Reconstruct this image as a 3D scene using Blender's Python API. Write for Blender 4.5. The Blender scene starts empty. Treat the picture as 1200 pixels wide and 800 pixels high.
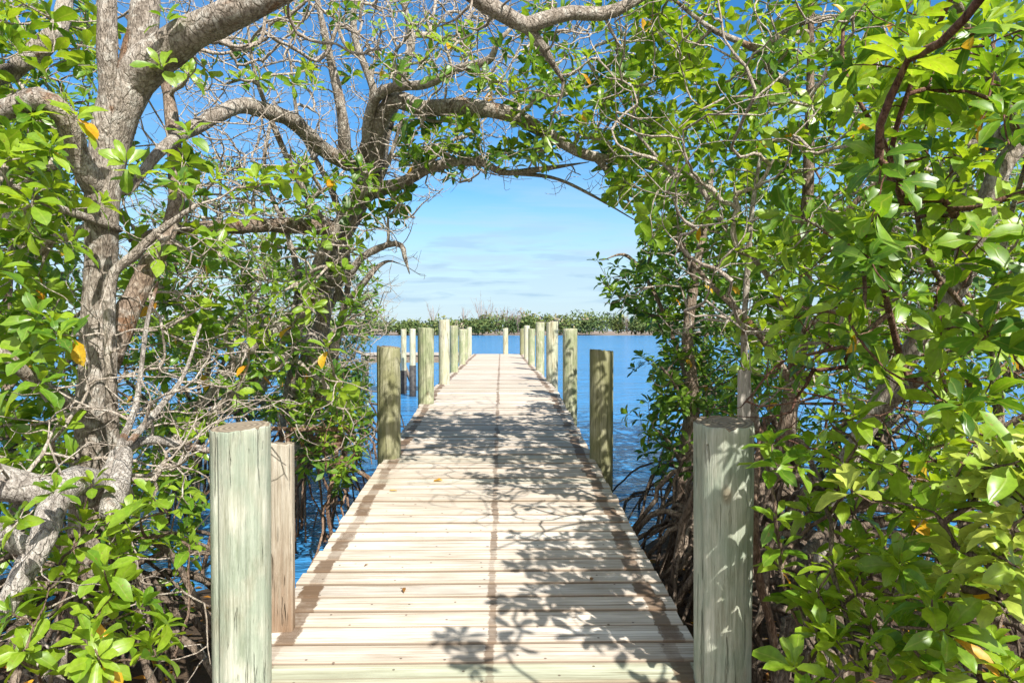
import bpy, bmesh, math, random
import numpy as np
from mathutils import Vector, Matrix, noise

random.seed(11); rng = np.random.default_rng(11)
sc = bpy.context.scene
COL = sc.collection
F = 800.0                                   # focal length in photo pixels (photo is 1200 x 800)
CAM = np.array([0.10, 0.0, 1.70])

# ------------------------------------------------------------------ camera
cam_d = bpy.data.cameras.new('camera'); cam = bpy.data.objects.new('camera', cam_d); COL.objects.link(cam)
cam_d.sensor_width = 36; cam_d.lens = 36 * F / 1200; cam_d.clip_start = 0.05; cam_d.clip_end = 4000
pitch = math.atan(13 / F); yaw = math.atan(13 / F)
cam.rotation_euler = (math.pi / 2 - pitch, 0, -yaw); cam.location = CAM
sc.camera = cam
RM = np.array(cam.rotation_euler.to_matrix())

def P(px, py, Z):
    d = RM @ np.array([(px - 600) / F, -(py - 400) / F, -1.0])
    return CAM + d * (Z / d[1])
def proj(p):
    q = RM.T @ (np.asarray(p) - CAM)
    if q[2] > -0.05: return None
    return 600 - F * q[0] / q[2], 400 + F * q[1] / q[2]

# ------------------------------------------------------------------ materials
def mat(name):
    m = bpy.data.materials.new(name); m.use_nodes = True
    nt = m.node_tree; nt.nodes.clear()
    return m, nt, nt.nodes, nt.links
def N(nt, typ, **kw):
    n = nt.nodes.new(typ)
    for k, v in kw.items():
        if k == 'op': n.operation = v
        elif k == 'ins':
            for a, b in v.items(): n.inputs[a].default_value = b
        else: setattr(n, k, v)
    return n
def ramp(nt, fac, stops, interp='LINEAR'):
    r = nt.nodes.new('ShaderNodeValToRGB'); r.color_ramp.interpolation = interp
    el = r.color_ramp.elements
    while len(el) < len(stops): el.new(0.5)
    for e, (p, c) in zip(el, stops):
        e.position = p; e.color = (*c, 1) if len(c) == 3 else c
    nt.links.new(fac, r.inputs[0]); return r.outputs[0]
def mixc(nt, fac, a, b, mode='MIX'):
    n = nt.nodes.new('ShaderNodeMix'); n.data_type = 'RGBA'; n.blend_type = mode
    for s, v in ((0, fac), (6, a), (7, b)):
        if isinstance(v, (int, float)): n.inputs[s].default_value = v
        elif isinstance(v, tuple): n.inputs[s].default_value = (*v, 1)
        else: nt.links.new(v, n.inputs[s])
    return n.outputs[2]
def mth(nt, op, a, b=None, c=None):
    n = nt.nodes.new('ShaderNodeMath'); n.operation = op
    for i, v in enumerate((a, b, c)):
        if v is None: continue
        if isinstance(v, (int, float)): n.inputs[i].default_value = v
        else: nt.links.new(v, n.inputs[i])
    return n.outputs[0]
def noise_n(nt, vec, scale, detail=4, rough=0.6, dist=0.0):
    n = nt.nodes.new('ShaderNodeTexNoise'); n.inputs['Scale'].default_value = scale
    n.inputs['Detail'].default_value = detail; n.inputs['Roughness'].default_value = rough
    n.inputs['Distortion'].default_value = dist
    nt.links.new(vec, n.inputs['Vector']); return n.outputs[0]
def mapping(nt, scale, coord='Object'):
    t = nt.nodes.new('ShaderNodeTexCoord'); m = nt.nodes.new('ShaderNodeMapping')
    m.inputs['Scale'].default_value = scale; nt.links.new(t.outputs[coord], m.inputs[0]); return m.outputs[0]
def finish(nt, color, rough=0.8, bump=None, bstr=0.5, bdist=0.01, spec=0.3):
    b = nt.nodes.new('ShaderNodeBsdfPrincipled'); o = nt.nodes.new('ShaderNodeOutputMaterial')
    if isinstance(color, tuple): b.inputs['Base Color'].default_value = (*color, 1)
    else: nt.links.new(color, b.inputs['Base Color'])
    if isinstance(rough, (int, float)): b.inputs['Roughness'].default_value = rough
    else: nt.links.new(rough, b.inputs['Roughness'])
    b.inputs['Specular IOR Level'].default_value = spec
    if bump is not None:
        bn = nt.nodes.new('ShaderNodeBump'); bn.inputs['Strength'].default_value = bstr; bn.inputs['Distance'].default_value = bdist
        nt.links.new(bump, bn.inputs['Height']); nt.links.new(bn.outputs[0], b.inputs['Normal'])
    nt.links.new(b.outputs[0], o.inputs[0]); return b

def bark_mat(name, dark, mid, light, lichen=0.0):
    m, nt, _, L = mat(name)
    v = mapping(nt, (1, 1, 0.45))
    n1 = noise_n(nt, v, 6, 5, 0.65); n2 = noise_n(nt, v, 55, 5, 0.7, 0.6)
    f = mth(nt, 'ADD', mth(nt, 'MULTIPLY', n1, 0.55), mth(nt, 'MULTIPLY', n2, 0.45))
    c = ramp(nt, f, [(0.36, dark), (0.50, mid), (0.64, light)])
    if lichen:
        v2 = mapping(nt, (1, 1, 1))
        n3 = noise_n(nt, v2, 17, 3, 0.6)
        c = mixc(nt, ramp(nt, n3, [(0.54, (0, 0, 0)), (0.64, (lichen,) * 3)]), c, (0.60, 0.57, 0.50))
    n5 = noise_n(nt, mapping(nt, (1, 1, 0.3)), 130, 4, 0.75)
    c = mixc(nt, 0.8, c, ramp(nt, n5, [(0.35, (0.45, 0.43, 0.41)), (0.55, (1.1, 1.1, 1.1))]), 'MULTIPLY')
    if lichen:
        n6 = noise_n(nt, mapping(nt, (1, 1, 0.6)), 4.3, 4, 0.7, 0.5)
        c = mixc(nt, ramp(nt, n6, [(0.60, (0, 0, 0)), (0.66, (0.75,) * 3)]), c, mixc(nt, n2, (0.10, 0.05, 0.025), (0.38, 0.20, 0.10)))
    vb = nt.nodes.new('ShaderNodeTexVoronoi'); vb.feature = 'DISTANCE_TO_EDGE'; vb.inputs['Scale'].default_value = 34
    wob = nt.nodes.new('ShaderNodeVectorMath'); wob.operation = 'ADD'; L.new(mapping(nt, (1, 1, 0.35)), wob.inputs[0])
    nzc = nt.nodes.new('ShaderNodeTexNoise'); nzc.inputs['Scale'].default_value = 9; wsc = nt.nodes.new('ShaderNodeVectorMath'); wsc.operation = 'SCALE'; wsc.inputs['Scale'].default_value = 0.07
    L.new(nzc.outputs['Color'], wsc.inputs[0]); L.new(wsc.outputs[0], wob.inputs[1]); L.new(wob.outputs[0], vb.inputs['Vector'])
    plate = ramp(nt, vb.outputs[0], [(0.0, (0, 0, 0)), (0.14, (1, 1, 1))])
    c = mixc(nt, mth(nt, 'MULTIPLY', mth(nt, 'SUBTRACT', 1.0, plate), mth(nt, 'MULTIPLY', n1, 0.95)), c, mixc(nt, 1.0, c, (0.42, 0.38, 0.34), 'MULTIPLY'))
    n2 = mth(nt, 'ADD', n2, mth(nt, 'MULTIPLY', plate, 0.35))
    h = mth(nt, 'ADD', mth(nt, 'ADD', mth(nt, 'MULTIPLY', n2, 0.8), mth(nt, 'MULTIPLY', n1, 0.6)), mth(nt, 'MULTIPLY', n5, 0.5))
    finish(nt, c, 0.9, h, 1.0, 0.022, 0.15); return m
M_BARK = bark_mat('grey_bark', (0.15, 0.12, 0.09), (0.37, 0.32, 0.262), (0.57, 0.515, 0.445), 0.75)
M_BARKW = bark_mat('bleached_bark', (0.20, 0.17, 0.14), (0.44, 0.40, 0.35), (0.62, 0.58, 0.52), 0.8)
M_BARKB = bark_mat('brown_bark', (0.12, 0.08, 0.055), (0.29, 0.22, 0.165), (0.44, 0.36, 0.29), 0.35)
M_TWIG = bark_mat('pale_twig', (0.34, 0.28, 0.22), (0.52, 0.45, 0.37), (0.66, 0.60, 0.52))
M_TWIGB = bark_mat('brown_twig', (0.13, 0.085, 0.06), (0.24, 0.17, 0.125), (0.36, 0.29, 0.22))
M_STEM = bark_mat('reddish_stem', (0.12, 0.055, 0.04), (0.22, 0.12, 0.085), (0.34, 0.22, 0.16))
M_ROOT = bark_mat('root_bark', (0.075, 0.055, 0.04), (0.20, 0.155, 0.115), (0.40, 0.325, 0.25))
M_ROOTR = bark_mat('red_root_bark', (0.11, 0.06, 0.04), (0.27, 0.17, 0.115), (0.42, 0.31, 0.22))
M_DEAD = bark_mat('far_bare_twig', (0.26, 0.20, 0.19), (0.36, 0.29, 0.27), (0.46, 0.39, 0.37))

def leaf_mat(name, lo, mid, hi, trans, tfac=0.36):
    """leafuv = (across, along, tint)"""
    m, nt, nodes, L = mat(name)
    a = N(nt, 'ShaderNodeAttribute', attribute_name='leafuv')
    s = nt.nodes.new('ShaderNodeSeparateXYZ'); L.new(a.outputs['Vector'], s.inputs[0])
    u, vv, t = s.outputs
    c = ramp(nt, t, [(0.0, lo), (0.45, mid), (0.90, hi), (0.965, hi), (0.972, (0.50, 0.33, 0.02)), (0.985, (0.62, 0.30, 0.015)), (0.994, (0.50, 0.20, 0.02)), (1.0, (0.22, 0.10, 0.03))])
    au = mth(nt, 'ABSOLUTE', u)
    rib = ramp(nt, au, [(0.0, (1, 1, 1)), (0.06, (0.6,) * 3), (0.14, (0, 0, 0))])
    c = mixc(nt, mth(nt, 'MULTIPLY', rib, 0.45), c, (0.30, 0.36, 0.08))
    nz = noise_n(nt, mapping(nt, (1, 1, 1)), 60, 3, 0.6)
    c = mixc(nt, 0.5, c, ramp(nt, nz, [(0.3, (0.55,) * 3), (0.7, (1.25, 1.25, 1.1))]), 'MULTIPLY')
    sp_n = noise_n(nt, mapping(nt, (1, 1, 1)), 95, 2, 0.5); sp_b = noise_n(nt, mapping(nt, (1, 1, 1)), 9, 2, 0.5)
    spot = mth(nt, 'MULTIPLY', ramp(nt, sp_n, [(0.66, (0, 0, 0)), (0.70, (0.8,) * 3)]), ramp(nt, sp_b, [(0.50, (0, 0, 0)), (0.56, (1, 1, 1))]))
    c = mixc(nt, spot, c, (0.20, 0.13, 0.04))
    b = nt.nodes.new('ShaderNodeBsdfPrincipled'); L.new(c, b.inputs['Base Color'])
    b.inputs['Specular IOR Level'].default_value = 0.5; L.new(ramp(nt, sp_b, [(0.3, (0.28,) * 3), (0.7, (0.5,) * 3)]), b.inputs['Roughness'])
    bn = nt.nodes.new('ShaderNodeBump'); bn.inputs['Strength'].default_value = 0.25; bn.inputs['Distance'].default_value = 0.002
    L.new(rib, bn.inputs['Height']); L.new(bn.outputs[0], b.inputs['Normal'])
    tr = nt.nodes.new('ShaderNodeBsdfTranslucent')
    tc = mixc(nt, 1.0, c, trans, 'MULTIPLY'); L.new(tc, tr.inputs[0])
    mx = nt.nodes.new('ShaderNodeMixShader'); mx.inputs[0].default_value = tfac
    L.new(b.outputs[0], mx.inputs[1]); L.new(tr.outputs[0], mx.inputs[2])
    o = nt.nodes.new('ShaderNodeOutputMaterial'); L.new(mx.outputs[0], o.inputs[0]); return m
M_LEAF = leaf_mat('mangrove_leaf', (0.036, 0.100, 0.012), (0.102, 0.212, 0.014), (0.235, 0.350, 0.025), (2.5, 2.2, 1.0), 0.36)
M_LEAFY = leaf_mat('young_yellow_leaf', (0.08, 0.19, 0.015), (0.19, 0.31, 0.025), (0.42, 0.48, 0.09), (1.7, 1.6, 1.0), 0.32)
M_LEAFD = leaf_mat('deep_green_leaf', (0.030, 0.084, 0.014), (0.076, 0.162, 0.014), (0.155, 0.262, 0.020), (2.5, 2.2, 1.0), 0.36)

# ------------------------------------------------------------------ object helpers
def setp(o, label=None, cat=None, group=None, kind=None):
    if label: o['label'] = label
    if cat: o['category'] = cat
    if group: o['group'] = group
    if kind: o['kind'] = kind
    return o
def empty(name, loc, label, cat, group=None):
    o = bpy.data.objects.new(name, None); o.empty_display_size = 0.2; COL.objects.link(o); o.location = loc
    return setp(o, label, cat, group)
def link(name, me, m=None, parent=None, smooth=True):
    o = bpy.data.objects.new(name, me); COL.objects.link(o)
    if m is not None:
        for mm in (m if isinstance(m, (list, tuple)) else [m]): me.materials.append(mm)
    if smooth: me.polygons.foreach_set('use_smooth', np.ones(len(me.polygons), dtype=bool))
    if parent is not None:
        o.parent = parent; o.matrix_parent_inverse = Matrix.Translation(parent.location).inverted()
    return o

class MB:
    def __init__(self): self.v = []; self.f = []; self.n = 0
    def add(self, v, f):
        v = np.asarray(v, float); self.v.append(v)
        self.f.extend([tuple(i + self.n for i in q) for q in f]); self.n += len(v)
    def mesh(self, name):
        me = bpy.data.meshes.new(name)
        me.from_pydata(np.concatenate(self.v).tolist() if self.v else [], [], self.f); me.update(); return me

def tube(mb, pts, rad, sides=8, gnarl=0.0, cap=True, seed=0):
    pts = np.asarray(pts, float); n = len(pts)
    if n < 2: return
    rad = np.asarray(rad, float)
    t = np.gradient(pts, axis=0); t /= np.linalg.norm(t, axis=1)[:, None] + 1e-9
    a = np.array([0, 0, 1.0]) if abs(t[0][2]) < 0.9 else np.array([1.0, 0, 0])
    u = np.cross(t[0], a); u /= np.linalg.norm(u)
    ang = np.arange(sides) * 2 * math.pi / sides
    rings = []
    for i in range(n):
        u = u - t[i] * np.dot(u, t[i]); u /= np.linalg.norm(u) + 1e-9
        w = np.cross(t[i], u)
        ring = np.outer(np.cos(ang), u) + np.outer(np.sin(ang), w)
        r = np.full(sides, rad[i])
        if gnarl:
            for k in range(sides):
                q = pts[i] + ring[k] * rad[i]
                r[k] *= 1 + gnarl * (noise.noise(Vector(q * 7.0) + Vector((seed, 0, 0))) * 1.1 + 0.55 * noise.noise(Vector(q * 22.0)))
        rings.append(pts[i] + ring * r[:, None])
    v = np.concatenate(rings)
    f = [(i * sides + k, i * sides + (k + 1) % sides, (i + 1) * sides + (k + 1) % sides, (i + 1) * sides + k)
         for i in range(n - 1) for k in range(sides)]
    if cap:
        f.append(tuple(range(sides))[::-1]); f.append(tuple((n - 1) * sides + k for k in range(sides)))
    mb.add(v, f)

def spline(pts, step):
    """Catmull-Rom through (x,y,z,r) rows"""
    p = np.asarray(pts, float)
    p = np.vstack([2 * p[0] - p[1], p, 2 * p[-1] - p[-2]])
    p[0, 3] = p[1, 3]; p[-1, 3] = p[-2, 3]
    out = []
    for i in range(1, len(p) - 2):
        d = np.linalg.norm(p[i + 1, :3] - p[i, :3]); k = max(2, int(d / step))
        for s in np.arange(k) / k:
            a, b, c, e = p[i - 1], p[i], p[i + 1], p[i + 2]
            out.append(0.5 * (2 * b + (c - a) * s + (2 * a - 5 * b + 4 * c - e) * s * s + (3 * b - a - 3 * c + e) * s ** 3))
    out.append(p[-2]); return np.array(out)

# leaf templates : x across, y along, z up; (u, v) stored
def leaf_template(curl, fold, ob):
    rows = [(0.0, 0.0), (0.20, 0.50), (0.45, 0.92), (0.68, 1.0 if ob else 0.9), (0.88, 0.62 if ob else 0.5), (1.0, 0.0)]
    v, uv = [], []
    for y, w in rows:
        z = curl * (y ** 2) * -0.5 + 0.06 * math.sin(y * 3.1)
        if w == 0: v.append((0, y, z)); uv.append((0, y))
        else:
            for s in (-1, 0, 1):
                v.append((s * w * 0.21, y, z + abs(s) * fold * w * 0.21)); uv.append((s, y))
    f = [(0, 2, 1), (0, 3, 2)]
    for r in range(3):
        b = 1 + 3 * r
        f += [(b, b + 1, b + 4, b + 3), (b + 1, b + 2, b + 5, b + 4)]
    f += [(10, 11, 13), (11, 12, 13)]
    return np.array(v), np.array(uv), f
LT = [leaf_template(0.15, 0.35, True), leaf_template(0.35, 0.25, False), leaf_template(-0.1, 0.5, True), leaf_template(0.6, 0.3, True)]
LTS_V = np.array([(0, 0, 0), (-0.19, 0.55, 0.05), (0, 0.6, 0), (0.19, 0.55, 0.05), (0, 1, -0.08)], float)
LTS_UV = np.array([(0, 0), (-1, .55), (0, .6), (1, .55), (0, 1)], float)
LTS_F = [(0, 2, 1), (0, 3, 2), (1, 2, 4), (2, 3, 4)]

class Leaves:
    def __init__(self): self.v = []; self.uv = []; self.f = []; self.n = 0
    def leaf(self, pos, along, nrm, size, tint, hi=True):
        along = along / (np.linalg.norm(along) + 1e-9)
        x = np.cross(along, nrm); x /= np.linalg.norm(x) + 1e-9
        z = np.cross(x, along)
        if hi: tv, tuv, tf = LT[rng.integers(len(LT))]
        else: tv, tuv, tf = LTS_V, LTS_UV, LTS_F
        wd = rng.uniform(0.8, 1.25)
        if hi: tv = tv + rng.normal(0, 0.022, tv.shape) * (tuv[:, 1:2] > 0.05)
        v = pos + (np.outer(tv[:, 0] * wd, x) + np.outer(tv[:, 1], along) + np.outer(tv[:, 2], z)) * size
        self.v.append(v); self.uv.append(np.column_stack([tuv, np.full(len(tv), tint)]))
        self.f.extend([tuple(i + self.n for i in q) for q in tf]); self.n += len(tv)
    def rosette(self, pos, axis, size, hi=True, tint=(0.15, 0.85), n=None, yellow=0.012):
        axis = axis / (np.linalg.norm(axis) + 1e-9)
        a = np.array([1.0, 0, 0]) if abs(axis[0]) < 0.8 else np.array([0, 1.0, 0])
        e1 = np.cross(axis, a); e1 /= np.linalg.norm(e1); e2 = np.cross(axis, e1)
        n = n or int(rng.integers(6, 11)); ph = rng.uniform(0, 6.28); base = rng.uniform(*tint)
        for k in range(n):
            q = k / max(1, n - 1)
            an = ph + k * 2.399 + rng.normal(0, 0.25)
            el = math.radians(rng.normal(-4 + 66 * q ** 1.4, 11))
            rad = math.cos(an) * e1 + math.sin(an) * e2
            al = rad * math.cos(el) + axis * math.sin(el) + np.array([0, 0, -0.12 * (1 - q)])
            nr = axis * math.cos(el) - rad * math.sin(el) + rng.normal(0, 0.12, 3)
            s = size * (1.0 - 0.45 * q ** 2) * rng.uniform(0.8, 1.15)
            t = float(np.clip(base + rng.normal(0, 0.13) + 0.10 * q, 0, 0.94))
            if rng.random() < yellow and q < 0.5:
                t = rng.uniform(0.972, 0.99); al = al + np.array([0, 0, -0.9])
            p = pos + axis * (q - 0.6) * size * 0.28 + rad * size * 0.07
            self.leaf(p, al, nr, s, t, hi)
    def build(self, name, m, parent):
        me = bpy.data.meshes.new(name)
        me.from_pydata(np.concatenate(self.v).tolist(), [], self.f); me.update()
        at = me.attributes.new('leafuv', 'FLOAT_VECTOR', 'POINT')
        at.data.foreach_set('vector', np.concatenate(self.uv).astype(np.float32).ravel())
        return link(name, me, m, parent)

# the passage that stays open : sky, water and deck in the photo's own pixels
CLEAR = [(450, 396), (474, 360), (486, 330), (474, 300), (492, 245), (545, 214), (640, 212), (700, 240), (742, 266), (745, 296), (700, 316),
         (692, 350), (735, 392), (775, 390), (752, 428), (760, 470), (728, 520), (735, 590), (828, 800), (250, 800), (250, 498), (330, 500), (345, 640), (445, 535), (440, 400)]
CLEAR2 = [(812, 490), (884, 490), (884, 800), (812, 800)]
def inside(poly, x, y):
    c = False; j = len(poly) - 1
    for i in range(len(poly)):
        xi, yi = poly[i]; xj, yj = poly[j]
        if (yi > y) != (yj > y) and x < (xj - xi) * (y - yi) / (yj - yi) + xi: c = not c
        j = i
    return c
def clear(p, r=0.0):
    q = proj(p)
    if q is None: return False
    rp = r * F / max(0.2, p[1])
    for dx, dy in ((0, 0), (rp, 0), (-rp, 0), (0, rp), (0, -rp)):
        if inside(CLEAR, q[0] + dx, q[1] + dy): return True
    return inside(CLEAR2, *q)

class Tree:
    def __init__(self, kind, label, cat, base, bark=M_BARK, twig=M_TWIG, leaf=M_LEAF, group=None):
        self.kind, self.label, self.cat, self.group = kind, label, cat, group
        self.base = np.asarray(base, float); self.bark, self.twig, self.leafm = bark, twig, leaf
        self.parts = []; self.pos = []; self.dir = []; self.plen = []; self.par = []; self.rmax = []
        self.chains = []; self.leaves = Leaves(); self.roots = MB(); self.seed = random.random() * 50
    def arr(self):
        n = len(self.pos)
        if not hasattr(self, 'buf'): self.buf = np.zeros((1024, 4)); self.nb = 0
        while n > len(self.buf): self.buf = np.concatenate([self.buf, np.zeros_like(self.buf)])
        if n > self.nb:
            self.buf[self.nb:n, :3] = self.pos[self.nb:]; self.buf[self.nb:n, 3] = self.plen[self.nb:]; self.nb = n
        return self.buf[:n, :3], self.buf[:n, 3]
    def near(self, p):
        A = self.arr()[0]; d = np.linalg.norm(A - p, axis=1); return int(np.argmin(d)), float(d.min())
    def limb(self, pts, part='limb', sides=12, gnarl=0.16, world=False, bark=None, wiggle=0.0, free=False):
        rows = []
        for q in pts:
            if len(q) == 5 or world: rows.append((*q[:3], q[3] / 2))
            else: p = P(q[0], q[1], q[2]); rows.append((*p, q[3] * q[2] / F / 2))
        s = spline(rows, max(0.03, min(0.09, rows[0][3] * 0.7)))
        if wiggle:
            for i in range(len(s)):
                s[i, :3] += wiggle * np.array(noise.noise_vector(Vector(s[i, :3] * 2.2) + Vector((self.seed, 0, 0))))
        par = -1; pl = 0.0
        if self.pos and not free:
            par, d = self.near(s[0, :3]); pl = self.plen[par]
            if d > 0.02: s = np.vstack([np.append(self.pos[par], s[0, 3]), s])
        mb = MB(); tube(mb, s[:, :3], s[:, 3], sides, gnarl, True, self.seed)
        self.parts.append((part, mb, bark or self.bark))
        T = np.gradient(s[:, :3], axis=0)
        for i in range(len(s)):
            if i: pl += float(np.linalg.norm(s[i, :3] - s[i - 1, :3]))
            self.pos.append(s[i, :3].copy()); self.dir.append(T[i] / (np.linalg.norm(T[i]) + 1e-9)); self.plen.append(pl)
            self.par.append(par); self.rmax.append(s[i, 3]); par = len(self.pos) - 1
        return self
    def tip(self, T, size=0.1, leafy=True, hi=True, tint=(0.15, 0.85), kink=0.04, n=None, force=False, yellow=0.012, rtip=0.0022):
        T = np.asarray(T, float)
        if not force and clear(T, size * 0.8 if leafy else 0.0): return False
        A, PL = self.arr(); d = np.linalg.norm(A - T, axis=1)
        up = (A[:, 2] - T[2]).clip(0) * 0.35
        cost = d + 0.10 * PL + up
        i = int(np.argmin(cost)); L = float(d[i])
        if L < 0.03: return False
        a = A[i].copy(); k = max(3, min(14, int(L / 0.07)))
        for attempt in range(4):
            d0 = self.dir[i] + 1.4 * (T - a) / L; d0 = d0 / (np.linalg.norm(d0) + 1e-9)
            ctl = a + d0 * L * 0.33 + rng.normal(0, 0.07 * L, 3)
            ctl2 = T - (T - a) * 0.25 - np.array([0, 0, 0.10 * L]) + rng.normal(0, 0.06 * L, 3)
            s = (np.arange(k + 1) / k)[:, None]
            c = a * (1 - s) ** 3 + 3 * ctl * s * (1 - s) ** 2 + 3 * ctl2 * s * s * (1 - s) + T * s ** 3
            jit = rng.normal(0, kink * min(L, 0.6) * 0.5, (k + 1, 3)); jit[0] = 0; jit[-1] = 0
            c = c + jit
            if force or not any(clear(q) for q in c): break
        else: return False
        par = i; ids = [i]; pl = self.plen[i]
        for j in range(1, k + 1):
            self.pos.append(c[j]); dd = c[j] - c[j - 1]; pl += float(np.linalg.norm(dd))
            self.dir.append(dd / (np.linalg.norm(dd) + 1e-9)); self.plen.append(pl); self.par.append(par); self.rmax.append(-rtip)
            par = len(self.pos) - 1; ids.append(par)
        self.chains.append(ids)
        if leafy:
            ax = self.dir[-1] * 0.7 + np.array([0, 0, 0.75]) + rng.normal(0, 0.28, 3)
            self.leaves.rosette(T, ax, size, hi, tint, n, yellow)
        return True
    def region(self, x0, y0, x1, y1, Z0, Z1, n, size=0.10, leafy=True, hi=True, tint=(0.15, 0.85), zmin=0.12, **kw):
        pts = []
        for _ in range(n):
            p = P(rng.uniform(x0, x1), rng.uniform(y0, y1), rng.uniform(Z0, Z1))
            if p[2] > zmin: pts.append(p)
        self.tips(pts, size, leafy, hi, tint, **kw); return self
    def tips(self, pts, size=0.1, leafy=True, hi=True, tint=(0.15, 0.85), **kw):
        if not pts: return
        A = self.arr()[0].copy()
        pts = sorted(pts, key=lambda p: np.linalg.norm(A - p, axis=1).min())
        for p in pts:
            ok = self.tip(p, size * rng.uniform(0.82, 1.15), leafy, hi, tint, **kw)
            if ok and not leafy:
                dl = self.dir[-1].copy()
                for _ in range(rng.integers(2, 5)): self.tip(p + (dl * 0.75 + rng.normal(0, 0.42, 3) + np.array([0, 0, 0.15])) * rng.uniform(0.10, 0.30), leafy=False, rtip=0.0017, kink=0.03)
    def prop_roots(self, c, n, spread=(0.4, 1.1), h=(0.35, 0.9), r=(0.006, 0.016), zend=-0.12, mb=None, arc=(0, 6.283)):
        c = np.asarray(c, float)
        for k in range(n):
            an = rng.uniform(*arc); ds = rng.uniform(*spread); hh = rng.uniform(*h)
            d = np.array([math.cos(an), math.sin(an), 0.0]); side = np.array([-d[1], d[0], 0]) * rng.normal(0, 0.22)
            s = np.linspace(0, 1, 12)[:, None]; rr = rng.uniform(*r)
            ex = rng.uniform(1.5, 4.0); bmp = rng.uniform(0.0, 0.9); z = hh * (1 + bmp * s - (1 + bmp) * s ** ex) + (zend) * s ** 2
            p = c * np.array([1, 1, 0]) + (d + side * s * rng.uniform(0.5, 3)) * ds * (1 - (1 - s) ** rng.uniform(1.0, 2.2)) + np.array([0, 0, 1.0]) * z
            p += rng.normal(0, 0.010, p.shape) + np.array([noise.noise_vector(Vector(q * 3.0)) for q in p]) * 0.07 * np.minimum(s * 3, 1)
            if any(abs(q[0]) < 0.93 and q[2] > -0.05 and q[1] < 25 for q in p): continue
            tube(self.roots, p, np.linspace(rr * 1.15, rr * 0.8, 12), 7, 0.15)
            if rng.random() < 0.55:
                j = rng.integers(4, 9); q0 = p[j]
                e = q0 + np.array([rng.normal(0, 0.25), rng.normal(0, 0.25), 0]); e[2] = zend
                if abs(e[0]) > 0.95:
                    mid = (q0 + e) / 2 + (e - q0) * np.array([0.35, 0.35, 0]) + np.array([0, 0, 0.08])
                    q = (1 - s) ** 2 * q0 + 2 * s * (1 - s) * mid + s * s * e
                    tube(self.roots, q, np.linspace(rr * 0.75, rr * 0.5, 12), 6, 0.1)
        return self
    def build(self, rootm=M_ROOT):
        root = empty(self.kind, self.base, self.label, self.cat, self.group)
        for nm, mb, m in self.parts: link(nm, mb.mesh(nm), m, root)
        if self.chains:
            cnt = np.zeros(len(self.pos))
            for ids in self.chains: cnt[ids[-1]] += 1
            for i in range(len(self.pos) - 1, -1, -1):
                if self.par[i] >= 0: cnt[self.par[i]] += cnt[i]
            mb = MB()
            for ids in self.chains:
                c = np.array([self.pos[i] for i in ids]); rt = -self.rmax[ids[-1]]
                r = np.array([rt * max(1.0, cnt[i]) ** 0.42 for i in ids])
                r[0] = r[1] * 1.1
                if self.rmax[ids[0]] > 0: r = np.minimum(r, self.rmax[ids[0]] * 0.9)
                r[-1] *= 0.7
                tube(mb, c, r, 6 if r[0] > 0.006 else 5, 0.0, False)
            link('branchwork', mb.mesh('branchwork'), self.twig, root)['kind'] = 'stuff'
        if self.leaves.n: self.leaves.build('crown', self.leafm, root)
        if self.roots.n: link('root_tangle', self.roots.mesh('root_tangle'), rootm, root)
        return root

# ------------------------------------------------------------------ setting: ground, water, sky
def axis_coords(near, far, fine, n):
    a = np.arange(-near, near + 1e-6, fine); b = near + (far - near) * (np.linspace(0, 1, n)[1:]) ** 2.2
    return np.concatenate([-b[::-1], a, b])
xs = axis_coords(9, 900, 0.3, 22)
ys = np.concatenate([np.linspace(-60, -4, 8)[:-1], np.arange(-4, 10, 0.3), np.linspace(10, 215, 22)[1:], np.arange(219, 262, 3.0), np.linspace(270, 1500, 10)])
def gz(x, y):
    e = (5.7 if x < 0 else 6.2) + 0.7 * math.sin(x * 0.9 + 1) + 0.9 * noise.noise(Vector((x * 0.5, y * 0.5, 3)))
    if abs(x) < 1.3: e -= 0.6
    b = 1 / (1 + math.exp(max(-40, min(40, (y - e) * 2.6))))
    z = -0.55 + 0.60 * b + 0.045 * noise.noise(Vector((x * 2.1, y * 2.1, 0))) * b
    s = 228 + 3 * math.sin(x * 0.05) + 2 * math.sin(x * 0.021 + 2)
    f = 1 / (1 + math.exp(-max(-40, min(40, (y - s) * 0.55))))
    return z + f * 0.85
gv = [(x, y, gz(x, y)) for y in ys for x in xs]; nx = len(xs)
gf = [(j * nx + i, j * nx + i + 1, (j + 1) * nx + i + 1, (j + 1) * nx + i) for j in range(len(ys) - 1) for i in range(nx - 1)]
me = bpy.data.meshes.new('ground'); me.from_pydata(gv, [], gf)
m, nt, _, L = mat('mud')
v = mapping(nt, (1, 1, 1)); n1 = noise_n(nt, v, 2.2, 6, 0.65); n2 = noise_n(nt, v, 24, 5, 0.7)
c = ramp(nt, n1, [(0.3, (0.035, 0.024, 0.016)), (0.7, (0.095, 0.066, 0.042))])
c = mixc(nt, 0.7, c, ramp(nt, n2, [(0.3, (0.5,) * 3), (0.75, (1.4, 1.3, 1.2))]), 'MULTIPLY')
geo = N(nt, 'ShaderNodeNewGeometry'); sp = nt.nodes.new('ShaderNodeSeparateXYZ'); L.new(geo.outputs['Position'], sp.inputs[0])
shore = mth(nt, 'GREATER_THAN', sp.outputs[1], 150)
c = mixc(nt, shore, c, (0.22, 0.17, 0.125))
finish(nt, c, ramp(nt, n1, [(0.3, (0.45,) * 3), (0.6, (0.9,) * 3)]), n2, 0.8, 0.04)
setp(link('ground', me, m), kind='structure')

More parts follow.
